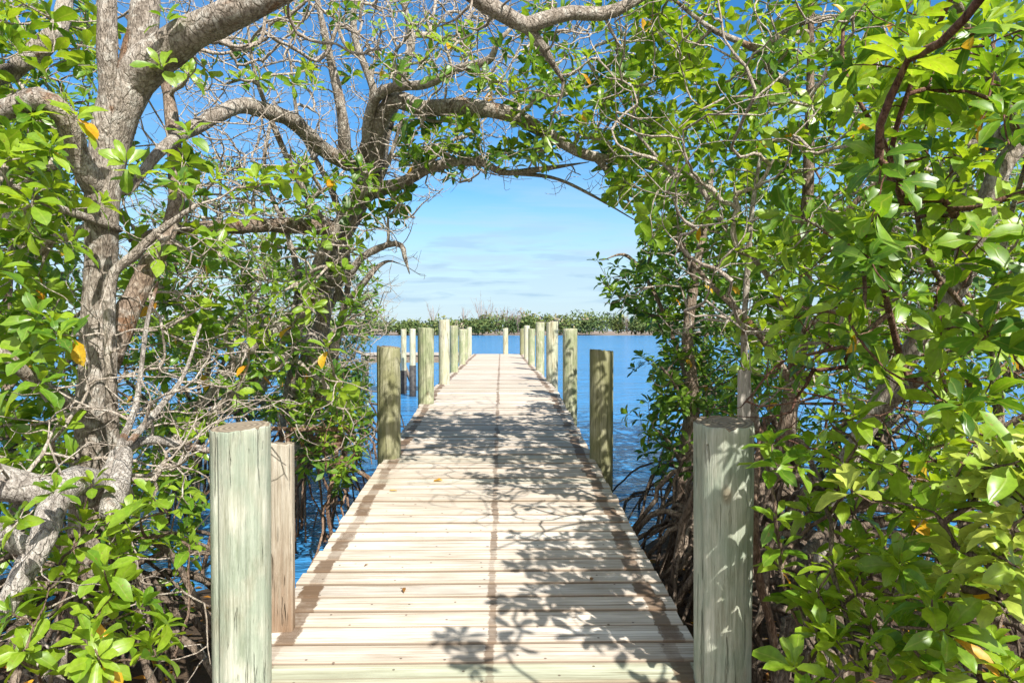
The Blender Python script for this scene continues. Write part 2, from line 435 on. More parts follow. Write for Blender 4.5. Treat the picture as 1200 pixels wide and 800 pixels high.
me = bpy.data.meshes.new('water')
me.from_pydata([(-1500, -80, 0), (1500, -80, 0), (1500, 1500, 0), (-1500, 1500, 0)], [], [(0, 1, 2, 3)])
m, nt, _, L = mat('water')
wv = mapping(nt, (1.0, 3.2, 1)); wv2 = mapping(nt, (0.12, 0.55, 1)); wv3 = mapping(nt, (4.0, 9.0, 1))
h = mth(nt, 'ADD', mth(nt, 'MULTIPLY', noise_n(nt, wv, 1.6, 4, 0.6, 0.6), 0.55), mth(nt, 'MULTIPLY', noise_n(nt, wv2, 1.0, 3, 0.5), 1.6))
h = mth(nt, 'ADD', h, mth(nt, 'MULTIPLY', noise_n(nt, wv3, 1.0, 2, 0.5), 0.10))
wc = mixc(nt, noise_n(nt, wv2, 0.35, 3, 0.6), (0.025, 0.15, 0.34), (0.05, 0.235, 0.50))
b = finish(nt, wc, 0.12, h, 1.0, 0.30, 0.5); b.inputs['IOR'].default_value = 1.33
setp(link('water', me, m), kind='structure')

SUN_AZ = math.radians(29); SUN_EL = math.radians(46)
sd = Vector((math.sin(SUN_AZ) * math.cos(SUN_EL), -math.cos(SUN_AZ) * math.cos(SUN_EL), math.sin(SUN_EL)))
w = bpy.data.worlds.new('World'); sc.world = w; w.use_nodes = True
nt = w.node_tree; nt.nodes.clear(); L = nt.links
sky = nt.nodes.new('ShaderNodeTexSky'); sky.sky_type = 'NISHITA'; sky.sun_disc = False
sky.sun_elevation = SUN_EL; sky.sun_rotation = math.atan2(sd.x, sd.y); sky.air_density = 1.0; sky.dust_density = 0.3; sky.ozone_density = 3.0
hs = nt.nodes.new('ShaderNodeHueSaturation'); hs.inputs['Saturation'].default_value = 1.34; hs.inputs['Hue'].default_value = 0.498; hs.inputs['Value'].default_value = 0.66; L.new(sky.outputs[0], hs.inputs['Color'])
tc = nt.nodes.new('ShaderNodeTexCoord'); sp = nt.nodes.new('ShaderNodeSeparateXYZ'); L.new(tc.outputs['Generated'], sp.inputs[0])
zz = mth(nt, 'ADD', mth(nt, 'MAXIMUM', sp.outputs[2], 0.0), 0.07)
cx = mth(nt, 'DIVIDE', sp.outputs[0], zz); cy = mth(nt, 'DIVIDE', sp.outputs[1], zz)
cb = nt.nodes.new('ShaderNodeCombineXYZ'); L.new(cx, cb.inputs[0]); L.new(mth(nt, 'MULTIPLY', cy, 2.4), cb.inputs[1])
cn = noise_n(nt, cb.outputs[0], 0.9, 6, 0.6, 0.4)
cf = ramp(nt, cn, [(0.44, (0, 0, 0)), (0.66, (1, 1, 1))])
elev = ramp(nt, sp.outputs[2], [(0.0, (1, 1, 1)), (0.10, (0.8,) * 3), (0.24, (0.5,) * 3), (0.5, (0.15,) * 3)])
veil = ramp(nt, sp.outputs[2], [(0.0, (0.85,) * 3), (0.06, (0.8,) * 3), (0.115, (0.5,) * 3), (0.20, (0, 0, 0))])
fac = mth(nt, 'MINIMUM', mth(nt, 'ADD', mth(nt, 'MULTIPLY', mth(nt, 'MULTIPLY', cf, elev), 0.55), veil), 0.85)
skyc = mixc(nt, fac, hs.outputs[0], (2.0, 2.7, 3.25))
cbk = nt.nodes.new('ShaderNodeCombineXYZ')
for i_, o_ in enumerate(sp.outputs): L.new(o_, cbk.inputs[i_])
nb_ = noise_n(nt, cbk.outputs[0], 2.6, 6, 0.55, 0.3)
back_fill = ramp(nt, mth(nt, 'ADD', mth(nt, 'MULTIPLY', sp.outputs[1], -1.0), 0.0), [(0.12, (0, 0, 0)), (0.35, (1, 1, 1))])
skyc = mixc(nt, mth(nt, 'MULTIPLY', back_fill, ramp(nt, nb_, [(0.36, (0, 0, 0)), (0.50, (0.95,) * 3)])), skyc, (5.2, 5.0, 4.7))  # unseen white clouds behind the camera, added as neutral fill light
# small flat grey-blue clouds low over the far shore
cb2 = nt.nodes.new('ShaderNodeCombineXYZ'); L.new(mth(nt, 'MULTIPLY', sp.outputs[0], 6.0), cb2.inputs[0]); L.new(mth(nt, 'MULTIPLY', sp.outputs[2], 42.0), cb2.inputs[1])
n4 = noise_n(nt, cb2.outputs[0], 1.3, 4, 0.5, 0.2)
band = ramp(nt, sp.outputs[2], [(0.015, (0, 0, 0)), (0.05, (1, 1, 1)), (0.12, (0.8,) * 3), (0.17, (0, 0, 0))])
g = mth(nt, 'MULTIPLY', ramp(nt, n4, [(0.52, (0, 0, 0)), (0.62, (0.75,) * 3)]), band)
skyc = mixc(nt, g, skyc, (1.55, 2.3, 3.05))
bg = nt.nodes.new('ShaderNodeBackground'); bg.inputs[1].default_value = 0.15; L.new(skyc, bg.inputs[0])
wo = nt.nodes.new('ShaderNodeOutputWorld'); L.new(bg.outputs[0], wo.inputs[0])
sl = bpy.data.lights.new('sun', 'SUN'); sl.energy = 4.9; sl.angle = math.radians(0.5); sl.color = (1.0, 0.96, 0.90)
so = bpy.data.objects.new('sun', sl); COL.objects.link(so); so.rotation_euler = (-sd).to_track_quat('-Z', 'Y').to_euler(); so.location = sd * 50

# ------------------------------------------------------------------ the boardwalk
HW = 0.88; SEAM = 9.4
def deck_z(y):                               # gentle ramp near the bank, level beyond
    return CAM[2] - 1.43 + 0.0638 * y if y < SEAM else CAM[2] - 1.43 + 0.0638 * SEAM
m, nt, _, L = mat('deck_wood')
a = N(nt, 'ShaderNodeAttribute', attribute_name='plank'); s = nt.nodes.new('ShaderNodeSeparateXYZ'); L.new(a.outputs['Vector'], s.inputs[0])
rnd, jit, green = s.outputs
t = nt.nodes.new('ShaderNodeTexCoord'); sx = nt.nodes.new('ShaderNodeSeparateXYZ'); L.new(t.outputs['Object'], sx.inputs[0])
cbx = nt.nodes.new('ShaderNodeCombineXYZ')
L.new(mth(nt, 'ADD', mth(nt, 'MULTIPLY', sx.outputs[0], 1.3), mth(nt, 'MULTIPLY', rnd, 60)), cbx.inputs[0]); L.new(mth(nt, 'MULTIPLY', sx.outputs[1], 60), cbx.inputs[1]); L.new(mth(nt, 'MULTIPLY', sx.outputs[2], 32), cbx.inputs[2])
gr = noise_n(nt, cbx.outputs[0], 1.5, 6, 0.65, 0.8)
cbx2 = nt.nodes.new('ShaderNodeCombineXYZ'); L.new(mth(nt, 'ADD', mth(nt, 'MULTIPLY', sx.outputs[0], 2.2), mth(nt, 'MULTIPLY', rnd, 90)), cbx2.inputs[0]); L.new(mth(nt, 'MULTIPLY', sx.outputs[1], 9), cbx2.inputs[1])
bl = noise_n(nt, cbx2.outputs[0], 1.2, 4, 0.6)
c = ramp(nt, gr, [(0.32, (0.30, 0.255, 0.205)), (0.48, (0.50, 0.465, 0.42)), (0.68, (0.66, 0.635, 0.60))])
c = mixc(nt, 0.75, c, ramp(nt, bl, [(0.30, (0.68, 0.63, 0.57)), (0.6, (1.05, 1.04, 1.02))]), 'MULTIPLY')
c = mixc(nt, 0.8, c, ramp(nt, rnd, [(0.0, (0.74, 0.72, 0.69)), (0.3, (1.06, 1.0, 0.92)), (0.6, (0.84, 0.78, 0.70)), (1.0, (1.10, 1.08, 1.04))]), 'MULTIPLY')
c = mixc(nt, green, c, mixc(nt, 0.9, c, (0.74, 0.86, 0.72), 'MULTIPLY'))
ed = N(nt, 'ShaderNodeAttribute', attribute_name='edge')
edf = mth(nt, 'ADD', ed.outputs['Fac'], mth(nt, 'MULTIPLY', mth(nt, 'SUBTRACT', bl, 0.5), 0.5))
c = mixc(nt, ramp(nt, edf, [(0.55, (0, 0, 0)), (0.95, (0.5,) * 3)]), c, mixc(nt, gr, (0.27, 0.19, 0.12), (0.46, 0.37, 0.27)))
c = mixc(nt, ramp(nt, ed.outputs['Fac'], [(0.0, (0, 0, 0)), (0.90, (0, 0, 0)), (1.0, (0.75,) * 3)]), c, (0.13, 0.092, 0.062))
# long cracks and worn brown stains where battens once lay : two strips along the edges, one along the middle
crack = ramp(nt, noise_n(nt, cbx.outputs[0], 0.7, 3, 0.5, 1.2), [(0.34, (1, 1, 1)), (0.385, (0, 0, 0))])
c = mixc(nt, mth(nt, 'MULTIPLY', crack, 0.6), c, (0.20, 0.15, 0.10))
fine = noise_n(nt, t.outputs['Object'], 26, 4, 0.7); fine2 = noise_n(nt, t.outputs['Object'], 5, 4, 0.7)
def strip(center, half, side, jk=0.010):
    d = mth(nt, 'ABSOLUTE', mth(nt, 'SUBTRACT', mth(nt, 'ADD', sx.outputs[0], mth(nt, 'MULTIPLY', jit, jk)), center))
    d = mth(nt, 'ADD', d, mth(nt, 'MULTIPLY', mth(nt, 'SUBTRACT', fine, 0.5), 0.04))
    k = nt.nodes.new('ShaderNodeMapRange'); k.inputs[1].default_value = half; k.inputs[2].default_value = half + 0.006
    k.inputs[3].default_value = 1; k.inputs[4].default_value = 0; L.new(d, k.inputs[0])
    pr = nt.nodes.new('ShaderNodeTexWhiteNoise'); pr.noise_dimensions = '1D'; L.new(mth(nt, 'ADD', rnd, center), pr.inputs['W'])
    d2 = mth(nt, 'ADD', d, mth(nt, 'MULTIPLY', mth(nt, 'SUBTRACT', pr.outputs[0], 0.5), half * 0.55)); L.new(d2, k.inputs[0])
    return mth(nt, 'MULTIPLY', mth(nt, 'MULTIPLY', k.outputs[0], ramp(nt, pr.outputs[0], [(0.0, (1, 1, 1)), (0.7, (0.85,) * 3), (1.0, (0.3,) * 3)])), ramp(nt, fine2, [(0.30, (side * 0.55,) * 3), (0.5, (side,) * 3)]))
st = mth(nt, 'MAXIMUM', mth(nt, 'MAXIMUM', strip(-HW + 0.095, 0.036, 1.0), strip(HW - 0.095, 0.034, 0.95)), strip(0.06, 0.014, 0.8, 0.004))
c = mixc(nt, st, c, mixc(nt, gr, (0.055, 0.032, 0.018), (0.185, 0.118, 0.07)))
vn = nt.nodes.new('ShaderNodeTexVoronoi'); vn.voronoi_dimensions = '2D'; vn.inputs['Scale'].default_value = 5.0; L.new(t.outputs['Object'], vn.inputs['Vector'])
c = mixc(nt, ramp(nt, vn.outputs[0], [(0.022, (0.85,) * 3), (0.032, (0, 0, 0))]), c, (0.10, 0.07, 0.05))
# knots
vor = nt.nodes.new('ShaderNodeTexVoronoi'); vor.inputs['Scale'].default_value = 5.0; L.new(t.outputs['Object'], vor.inputs['Vector'])
c = mixc(nt, ramp(nt, vor.outputs[0], [(0.035, (0.75,) * 3), (0.055, (0, 0, 0))]), c, (0.15, 0.11, 0.08))
M_DECKM = m
finish(nt, c, 0.75, gr, 0.6, 0.004, 0.25)
m2, nt, _, L = mat('framing_wood'); v = mapping(nt, (20, 1.2, 20)); n1 = noise_n(nt, v, 1.5, 5, 0.6)
finish(nt, ramp(nt, n1, [(0.3, (0.13, 0.10, 0.075)), (0.7, (0.28, 0.23, 0.18))]), 0.85, n1, 0.5, 0.006); M_FRAME = m2

def planks(y0, y1, pitch, gap, first_green=False, name='decking', bow=0.004):
    V, Fc, A, EV = [], [], [], []; y = y0; k = 0
    while y < y1 - 0.02:
        wd = pitch - gap * rng.uniform(0.6, 1.6); th = 0.038
        g = 1.0 if (first_green and k == 0) else (rng.random() < 0.12) * rng.uniform(0.2, 0.5)
        ext = 0.05 if (first_green and k == 0) else 0.0
        xl = -HW - ext + rng.normal(0, 0.006); xr = HW + ext + rng.normal(0, 0.006)
        dz = rng.normal(0, 0.0024); tilt = rng.normal(0, 0.002); cup = rng.normal(-0.001, 0.002); sk = rng.normal(0, 0.0025)
        prof = [(0, -th), (0, -0.007), (0.0028, -0.0022), (0.0095, 0), (wd * 0.5, cup), (wd - 0.0095, 0), (wd - 0.0028, -0.0022), (wd, -0.007), (wd, -th)]
        nseg = 9; np_ = len(prof); b0 = len(V); r1, r2 = rng.random(), rng.normal(0, 1)
        j2 = -5.0 if False else r2
        for i in range(nseg + 1):
            x = xl + (xr - xl) * i / nseg
            wob = 0.0022 * noise.noise(Vector((x * 1.5, k * 3.7, 0)))
            for j, (py, pz) in enumerate(prof):
                yy = y + py + wob + sk * (i / nseg - 0.5)
                V.append((x, yy, deck_z(yy) + pz + dz + tilt * (i / nseg - 0.5)))
                A.append((r1, j2, g)); EV.append(1.5 if pz < -0.005 else abs(py / wd - 0.5) * 2)
        for i in range(nseg):
            for j in range(np_):
                a0 = b0 + i * np_ + j; a1 = b0 + i * np_ + (j + 1) % np_
                Fc.append((a0, a1, a1 + np_, a0 + np_))
        Fc.append(tuple(b0 + j for j in range(np_))[::-1]); Fc.append(tuple(b0 + nseg * np_ + j for j in range(np_)))
        y += pitch; k += 1
    me = bpy.data.meshes.new(name); me.from_pydata(V, [], Fc); me.update()
    bm = bmesh.new(); bm.from_mesh(me); bmesh.ops.recalc_face_normals(bm, faces=bm.faces); bm.to_mesh(me); bm.free()
    at = me.attributes.new('plank', 'FLOAT_VECTOR', 'POINT'); at.data.foreach_set('vector', np.array(A, np.float32).ravel())
    at = me.attributes.new('edge', 'FLOAT', 'POINT'); at.data.foreach_set('value', np.array(EV, np.float32))
    return me
def box(mb, x0, x1, y0, y1, z0a, z1a, z0b=None, z1b=None):
    z0b = z0a if z0b is None else z0b; z1b = z1a if z1b is None else z1b
    v = [(x0, y0, z0a), (x1, y0, z0a), (x1, y1, z0b), (x0, y1, z0b), (x0, y0, z1a), (x1, y0, z1a), (x1, y1, z1b), (x0, y1, z1b)]
    mb.add(v, [(3, 2, 1, 0), (4, 5, 6, 7), (0, 1, 5, 4), (1, 2, 6, 5), (2, 3, 7, 6), (3, 0, 4, 7)])
DY0 = 1.0; DEND = 24.0
bw = empty('boardwalk', (0, 2, 0.3), 'long weathered plank boardwalk running out over the water between the posts', 'boardwalk')
START = 2.452
link('ramp_decking', planks(START + 0.14, SEAM, 0.14, 0.008), M_DECKM, bw, False)
link('ramp_decking', planks(START - 0.14 * 9, START - 0.01, 0.14, 0.008), M_DECKM, bw, False)
link('threshold_board', planks(START, START + 0.135, 0.14, 0.008, True), M_DECKM, bw, False)
link('pier_decking', planks(SEAM, DEND, 0.14, 0.007), M_DECKM, bw, False)
for x in (-0.80, 0.0, 0.80):
    mb = MB(); box(mb, x - 0.025, x + 0.025, DY0, SEAM, deck_z(DY0) - 0.23, deck_z(DY0) - 0.041, deck_z(SEAM) - 0.23, deck_z(SEAM) - 0.041)
    box(mb, x - 0.025, x + 0.025, SEAM + 0.002, DEND - 0.02, deck_z(SEAM) - 0.23, deck_z(SEAM) - 0.041); link('stringer', mb.mesh('stringer'), M_FRAME, bw, False)
mb = MB(); box(mb, -HW, HW, DEND - 0.018, DEND + 0.022, deck_z(20) - 0.24, deck_z(20) - 0.041); link('end_board', mb.mesh('end_board'), M_FRAME, bw, False)

# ------------------------------------------------------------------ posts
def post_mat(name, lo, mid, hi, moss=0.0, mosscol=(0.22, 0.23, 0.06), brown=0.0):
    m, nt, _, L = mat(name)
    v = mapping(nt, (1, 1, 0.055)); n1 = noise_n(nt, v, 75, 6, 0.7, 0.5); v2 = mapping(nt, (1, 1, 0.3)); n2 = noise_n(nt, v2, 7, 4, 0.6)
    f = mth(nt, 'ADD', mth(nt, 'MULTIPLY', n1, 0.5), mth(nt, 'MULTIPLY', n2, 0.5))
    c = ramp(nt, f, [(0.38, lo), (0.5, mid), (0.60, hi)])
    v3 = mapping(nt, (1, 1, 0.06)); n3 = noise_n(nt, v3, 60, 3, 0.55, 0.6)
    crack = ramp(nt, n3, [(0.33, (1, 1, 1)), (0.38, (0, 0, 0))])
    c = mixc(nt, mth(nt, 'MULTIPLY', crack, 0.45), c, (0.16, 0.15, 0.10))
    if moss:
        n4 = noise_n(nt, mapping(nt, (1, 1, 0.6)), 9, 5, 0.65)
        c = mixc(nt, ramp(nt, n4, [(0.40, (0, 0, 0)), (0.58, (moss,) * 3)]), c, mosscol)
    if brown:
        t = nt.nodes.new('ShaderNodeTexCoord'); sx = nt.nodes.new('ShaderNodeSeparateXYZ'); L.new(t.outputs['Object'], sx.inputs[0])
        k = nt.nodes.new('ShaderNodeMapRange'); k.inputs[1].default_value = 1.55; k.inputs[2].default_value = 1.05; L.new(mth(nt, 'ADD', sx.outputs[2], mth(nt, 'MULTIPLY', n1, 0.25)), k.inputs[0])
        c = mixc(nt, mth(nt, 'MULTIPLY', k.outputs[0], brown), c, (0.22, 0.13, 0.075))
    vk = nt.nodes.new('ShaderNodeTexVoronoi'); vk.inputs['Scale'].default_value = 5.5; L.new(mapping(nt, (1, 1, 0.55)), vk.inputs['Vector'])
    c = mixc(nt, ramp(nt, vk.outputs[0], [(0.06, (0.7,) * 3), (0.13, (0, 0, 0))]), c, (0.20, 0.15, 0.09))
    n7 = noise_n(nt, mapping(nt, (1, 1, 0.18)), 16, 5, 0.7, 0.4)
    c = mixc(nt, ramp(nt, n7, [(0.55, (0, 0, 0)), (0.68, (0.55,) * 3)]), c, mixc(nt, 1.0, c, (0.52, 0.54, 0.46), 'MULTIPLY'))
    h = mth(nt, 'SUBTRACT', n1, mth(nt, 'MULTIPLY', crack, 1.2))
    finish(nt, c, 0.85, h, 0.9, 0.010, 0.15); return m
M_P1 = post_mat('pale_green_post_wood', (0.22, 0.22, 0.155), (0.38, 0.39, 0.305), (0.52, 0.52, 0.43), 0.6, (0.25, 0.31, 0.235))
M_P2 = post_mat('mossy_post_wood', (0.17, 0.165, 0.095), (0.28, 0.27, 0.165), (0.41, 0.39, 0.27), 0.6, (0.20, 0.20, 0.085))
M_P3 = post_mat('streaked_green_post_wood', (0.22, 0.22, 0.13), (0.38, 0.38, 0.25), (0.54, 0.52, 0.38), 0.6, (0.20, 0.25, 0.12))
M_P4 = post_mat('pale_tan_post_wood', (0.34, 0.295, 0.18), (0.47, 0.44, 0.31), (0.56, 0.54, 0.43), 0.4, (0.30, 0.37, 0.25))
M_P6 = post_mat('grey_stake_wood', (0.16, 0.14, 0.115), (0.29, 0.265, 0.225), (0.40, 0.37, 0.32))
M_P5 = post_mat('split_brown_plank_wood', (0.22, 0.18, 0.13), (0.35, 0.305, 0.235), (0.47, 0.43, 0.35), 0.0, brown=0.85)
m, nt, _, L = mat('post_end_grain'); t = nt.nodes.new('ShaderNodeTexCoord')
wv = nt.nodes.new('ShaderNodeTexWave'); wv.wave_type = 'RINGS'; wv.rings_direction = 'Z'; wv.inputs['Scale'].default_value = 16; wv.inputs['Distortion'].default_value = 3
L.new(t.outputs['Object'], wv.inputs['Vector']); finish(nt, ramp(nt, wv.outputs[1], [(0, (0.14, 0.11, 0.075)), (1, (0.27, 0.22, 0.155))]), 0.9, wv.outputs[1], 0.5, 0.004); M_END = m
m, nt, _, L = mat('black_pile_wrap'); n1 = noise_n(nt, mapping(nt, (1, 1, 1)), 12, 4, 0.6)
finish(nt, ramp(nt, n1, [(0.35, (0.02, 0.02, 0.022)), (0.7, (0.07, 0.065, 0.06))]), 0.6, n1, 0.4, 0.01); M_WRAP = m

def post(x, y, ztop, d, m, label, tilt=(0, 0), name='dock_post', zbot=-0.7, taper=0.06, seed=0, group='timber posts along the boardwalk', zwrap=None, sq=None):
    S = 96; H = ztop - zbot; V = []; Fc = []; R = d / 2
    zsn = list(np.linspace(0, H - 0.05, 22)) + [H - 0.03, H - 0.006, H]; NT = len(zsn) - 3
    rr_ = random.Random(seed * 7 + 3); cks = [(rr_.uniform(0, 6.283), rr_.uniform(0.05, 0.085), rr_.uniform(0.05, 0.16), rr_.uniform(-0.2, H * 0.6)) for _ in range(5)]
    rs = []
    for z in zsn:
        r = R * (1 - taper * (1 - z / H)); rs.append(r)
    rs[-1] = R * 0.972; rs[-2] = R * 0.995
    for i, z in enumerate(zsn):
        for k in range(S):
            a = 2 * math.pi * k / S; r = rs[i] * (1 + 0.018 * noise.noise(Vector((math.cos(a) * 1.3, math.sin(a) * 1.3, z * 0.7 + seed * 9.1))) + 0.007 * noise.noise(Vector((math.cos(a) * 9, math.sin(a) * 9, seed + z * 0.4))))
            for ca, cw, cd, cz in cks:
                da = (a - ca - 0.12 * noise.noise(Vector((z * 1.5, seed, ca))) + math.pi) % (2 * math.pi) - math.pi
                if z > cz and abs(da) < 0.2: r -= R * cd * math.exp(-(da / cw) ** 2) * min(1, (z - cz) * 3)
            zz = z + (0.004 * noise.noise(Vector((math.cos(a) * 2, math.sin(a) * 2, seed + 4.0))) + 0.09 * R * math.cos(a + seed) - (0.010 * max(0, noise.noise(Vector((math.cos(a) * 5, math.sin(a) * 5, seed * 3.3))) - 0.25) * 3 if i >= NT + 1 else 0) if i >= NT else 0)
            cx, cy = math.cos(a), math.sin(a)
            if sq:
                q = 1 / max(abs(cx), abs(cy)); q = min(q, 1.28); V.append((cx * q * R * 0.98, cy * q * R * sq, zz + (0.012 * noise.noise(Vector((cx * 3, cy * 3, seed))) if i >= NT else 0)))
            else: V.append((cx * r, cy * r, zz))
    n = len(zsn)
    for i in range(n - 1):
        for k in range(S): Fc.append((i * S + k, i * S + (k + 1) % S, (i + 1) * S + (k + 1) % S, (i + 1) * S + k))
    Fc.append(tuple((n - 1) * S + k for k in range(S)))
    me = bpy.data.meshes.new(name); me.from_pydata(V, [], Fc)
    o = link(name, me, [m, M_END]); me.polygons[len(Fc) - 1].material_index = 1; me.polygons[len(Fc) - 1].use_smooth = False
    o.location = (x, y, zbot); o.rotation_euler = (tilt[0], tilt[1], 0.1 if sq else seed * 1.7)
    setp(o, label, 'post', group)
    if zwrap is not None:
        mb = MB(); tube(mb, [(0, 0, 0.02), (0, 0, zwrap - zbot)], [R * 1.1, R * 1.1], 24)
        wme = mb.mesh('pile_wrap'); wr = link('pile_wrap', wme, M_WRAP); wr.parent = o
    return o
def post_px(cx, top, Z, wpx, m, label, **kw):
    p = P(cx, top, Z); return post(p[0], p[1], p[2], wpx * Z / F, m, label, **kw)
post_px(282, 499, 2.45, 67, M_P1, 'thick pale green grey post at the near left corner of the boardwalk', seed=1, zbot=-0.5)
post_px(848, 494, 2.45, 69, M_P1, 'thick streaked post with leaf shadows at the near right corner of the boardwalk', seed=2, zbot=-0.5, taper=0.1)
post_px(329, 519, 2.85, 29, M_P5, 'narrow split brown post standing close behind the thick near left post', seed=3, zbot=-0.5, sq=0.55, name='split_post', taper=0.02)
post_px(455.5, 406, 5.75, 27.5, M_P2, 'olive mossy post on the left, second large one along the boardwalk edge', seed=4)
post_px(705, 410, 5.7, 28, M_P2, 'dark olive post on the right, standing alone before open blue water', seed=5)
post_px(499, 384.5, 8.4, 19, M_P3, 'mottled green post on the left, just before the tallest pale post', seed=6)
post_px(668, 385.5, 8.7, 17.2, M_P3, 'green post with leaf shadows on the right, beyond the dark olive post', seed=7)
post_px(520.5, 375, 10.6, 13, M_P4, 'tallest pale cream post on the left edge of the pier', seed=8)
post_px(647, 377, 11.2, 14, M_P4, 'tan and green post on the right, tallest of the right-hand row', seed=9)
post_px(532, 381.5, 13.6, 10, M_P3, 'slim green post on the left, directly behind the tallest pale post', seed=10)
post_px(633, 377.5, 14.2, 10.4, M_P3, 'tall greenish post on the right, directly behind the tan and green one', seed=11)
post_px(541.5, 385.5, 16.8, 8.2, M_P3, 'shorter green post on the left, third from the far end of the pier', seed=12)
post_px(623, 385, 16.6, 8.2, M_P3, 'short green post on the right, third from the far end of the pier', seed=13)
post_px(545, 385.5, 19.6, 7, M_P3, 'thin green post on the left, second from the far end of the pier', seed=14)
post_px(617.5, 381.5, 20.2, 7, M_P4, 'white topped post on the right, second from the far end of the pier', seed=15)
post_px(549.8, 383.5, 23.4, 6, M_P4, 'last pale post at the far left corner of the pier', seed=16)
post_px(612, 385, 23.6, 5.6, M_P2, 'last brown post at the far right corner of the pier', seed=17)
post_px(592.5, 384.5, 24.2, 6.2, M_P4, 'lone tan post at the middle of the pier end', seed=18)
# side dock on the left
sdk = empty('side_dock', P(470, 415, 19), 'low narrow dock branching left from the pier behind the posts', 'dock')
zb = P(470, 414, 19)[2]; xa = P(426, 414, 19)[0]; xb = P(540, 414, 19)[0]
mb = MB(); box(mb, xa, -HW - 0.01, 18.6, 20.0, zb - 0.04, zb); link('dock_top', mb.mesh('dock_top'), M_DECKM, sdk, False)
for yy in (18.66, 19.94):
    mb = MB(); box(mb, xa, -HW - 0.012, yy - 0.03, yy + 0.03, zb - 0.24, zb - 0.043); link('beam', mb.mesh('beam'), M_FRAME, sdk, False)
mb = MB(); tube(mb, [P(470, 418, 18.5), P(482, 448, 18.5)], [0.05, 0.05], 8); link('brace', mb.mesh('brace'), M_FRAME, sdk)
for cx, top, Z, wp, lb, zw in ((473, 385.5, 18.4, 6.4, 'thin cream mooring post at the outer end of the side dock', 0.62), (483.5, 385, 17.6, 7.2, 'slim pale mooring post with black wrap in front of the side dock', 0.80), (428, 418, 18.4, 7, 'short black pile under the outer end of the side dock', 0.95)):
    post_px(cx, top, Z, wp, M_P4, lb, seed=cx * 0.1, zwrap=zw, group='posts of the side dock', name='mooring_post')
# grey stake behind the near right post
post_px(872, 434, 3.3, 14, M_P6, 'grey weathered stake rising behind the thick near right post', seed=21, sq=0.5, name='wooden_stake', zbot=-0.3, group=None, taper=0.0)

# ------------------------------------------------------------------ trees on the left
T = Tree('mangrove_tree', 'large grey trunked mangrove forking overhead beside the left near post', 'tree', (*P(90, 780, 3.3)[:2], 0.03))
b = P(88, 760, 3.3)
T.limb([(*P(84, 800, 3.3)[:2], -0.1, 0.26, 1), (92, 700, 3.3, 42), (103, 620, 3.3, 41), (106, 540, 3.3, 38), (109, 460, 3.3, 36), (115, 380, 3.3, 34), (118, 300, 3.3, 35), (121, 220, 3.3, 38), (130, 160, 3.3, 43), (148, 105, 3.3, 48), (166, 80, 3.3, 42)], 'trunk', 20, 0.13)
T.limb([(150, 100, 3.3, 44), (182, 68, 3.25, 44), (225, 40, 3.2, 40), (280, 12, 3.1, 36), (335, -14, 3.1, 30), (430, -48, 3.2, 25), (520, -28, 3.4, 22), (566, 3, 3.5, 20), (592, 17, 3.55, 19), (616, 30, 3.6, 18), (636, 24, 3.6, 18), (670, 15, 3.65, 17), (704, 17, 3.7, 15), (741, 3, 3.7, 13), (790, -30, 3.8, 8)], 'limb', 16, 0.16)
T.limb([(614, 29, 3.6, 14), (630, 47, 3.65, 12), (645, 70, 3.7, 9), (660, 95, 3.75, 5)])
T.limb([(152, 100, 3.3, 38), (164, 55, 3.35, 35), (170, 10, 3.4, 32), (172, -50, 3.5, 26), (185, -150, 3.6, 16)], 'limb', 16)
T.limb([(132, 150, 3.28, 26), (126, 70, 3.2, 22), (125, 0, 3.2, 20), (124, -80, 3.2, 15)], 'limb', 14)
T.limb([(110, 215, 3.25, 30), (90, 180, 3.15, 28), (76, 135, 3.05, 25), (45, 116, 3.0, 26), (8, 128, 3.0, 26), (-50, 142, 3.0, 22), (-120, 120, 3.0, 14)], 'limb', 14, 0.18)
T.limb([(150, 590, 3.2, 16), (134, 520, 3.15, 14), (130, 420, 3.1, 13), (130, 330, 3.1, 13), (158, 298, 3.1, 12), (188, 270, 3.1, 9), (230, 240, 3.1, 5)], 'limb', 10)
T.limb([(125, 430, 3.55, 28), (148, 370, 3.6, 27), (175, 315, 3.7, 24), (205, 250, 3.8, 18), (205, 180, 4.0, 17), (197, 110, 4.1, 13), (185, 82, 4.2, 10), (150, 20, 4.4, 6)], 'limb', 12, bark=M_BARKB)
T.limb([(118, 485, 3.2, 16), (75, 468, 3.1, 17), (35, 442, 3.0, 15), (0, 412, 2.9, 13), (-60, 380, 2.9, 8)], 'limb', 10)
T.limb([(140, 268, 3.3, 10), (60, 240, 3.0, 9), (10, 215, 2.8, 6)], 'limb', 8)
T.limb([(15, 85, 3.6, 20), (42, 60, 3.6, 22), (66, 38, 3.6, 20), (78, 0, 3.7, 16), (90, -50, 3.8, 8)], 'limb', 10, 0.22)
T.limb([(150, 225, 3.5, 10), (190, 175, 3.7, 13), (232, 147, 4.2, 17), (278, 125, 4.6, 18), (304, 128, 4.8, 18), (344, 142, 5.1, 18), (372, 170, 5.4, 18), (408, 192, 5.7, 18)], 'limb', 12, 0.15)
for r in ((-60, 130, 95, 330, 2.7, 4.2, 55), (-60, 330, 85, 545, 2.6, 4.2, 55), (-60, -40, 60, 125, 3, 4.5, 26), (60, -30, 120, 100, 3.2, 4.2, 8), (95, 170, 260, 275, 3.5, 4.2, 9), (150, 270, 265, 450, 3.4, 4.8, 26), (-20, 160, 90, 330, 4, 5.5, 35), (160, 0, 260, 90, 3.0, 4, 3)):
    T.region(*r[:6], int(r[6] * 1.4), size=0.128, tint=(0.3, 0.9))
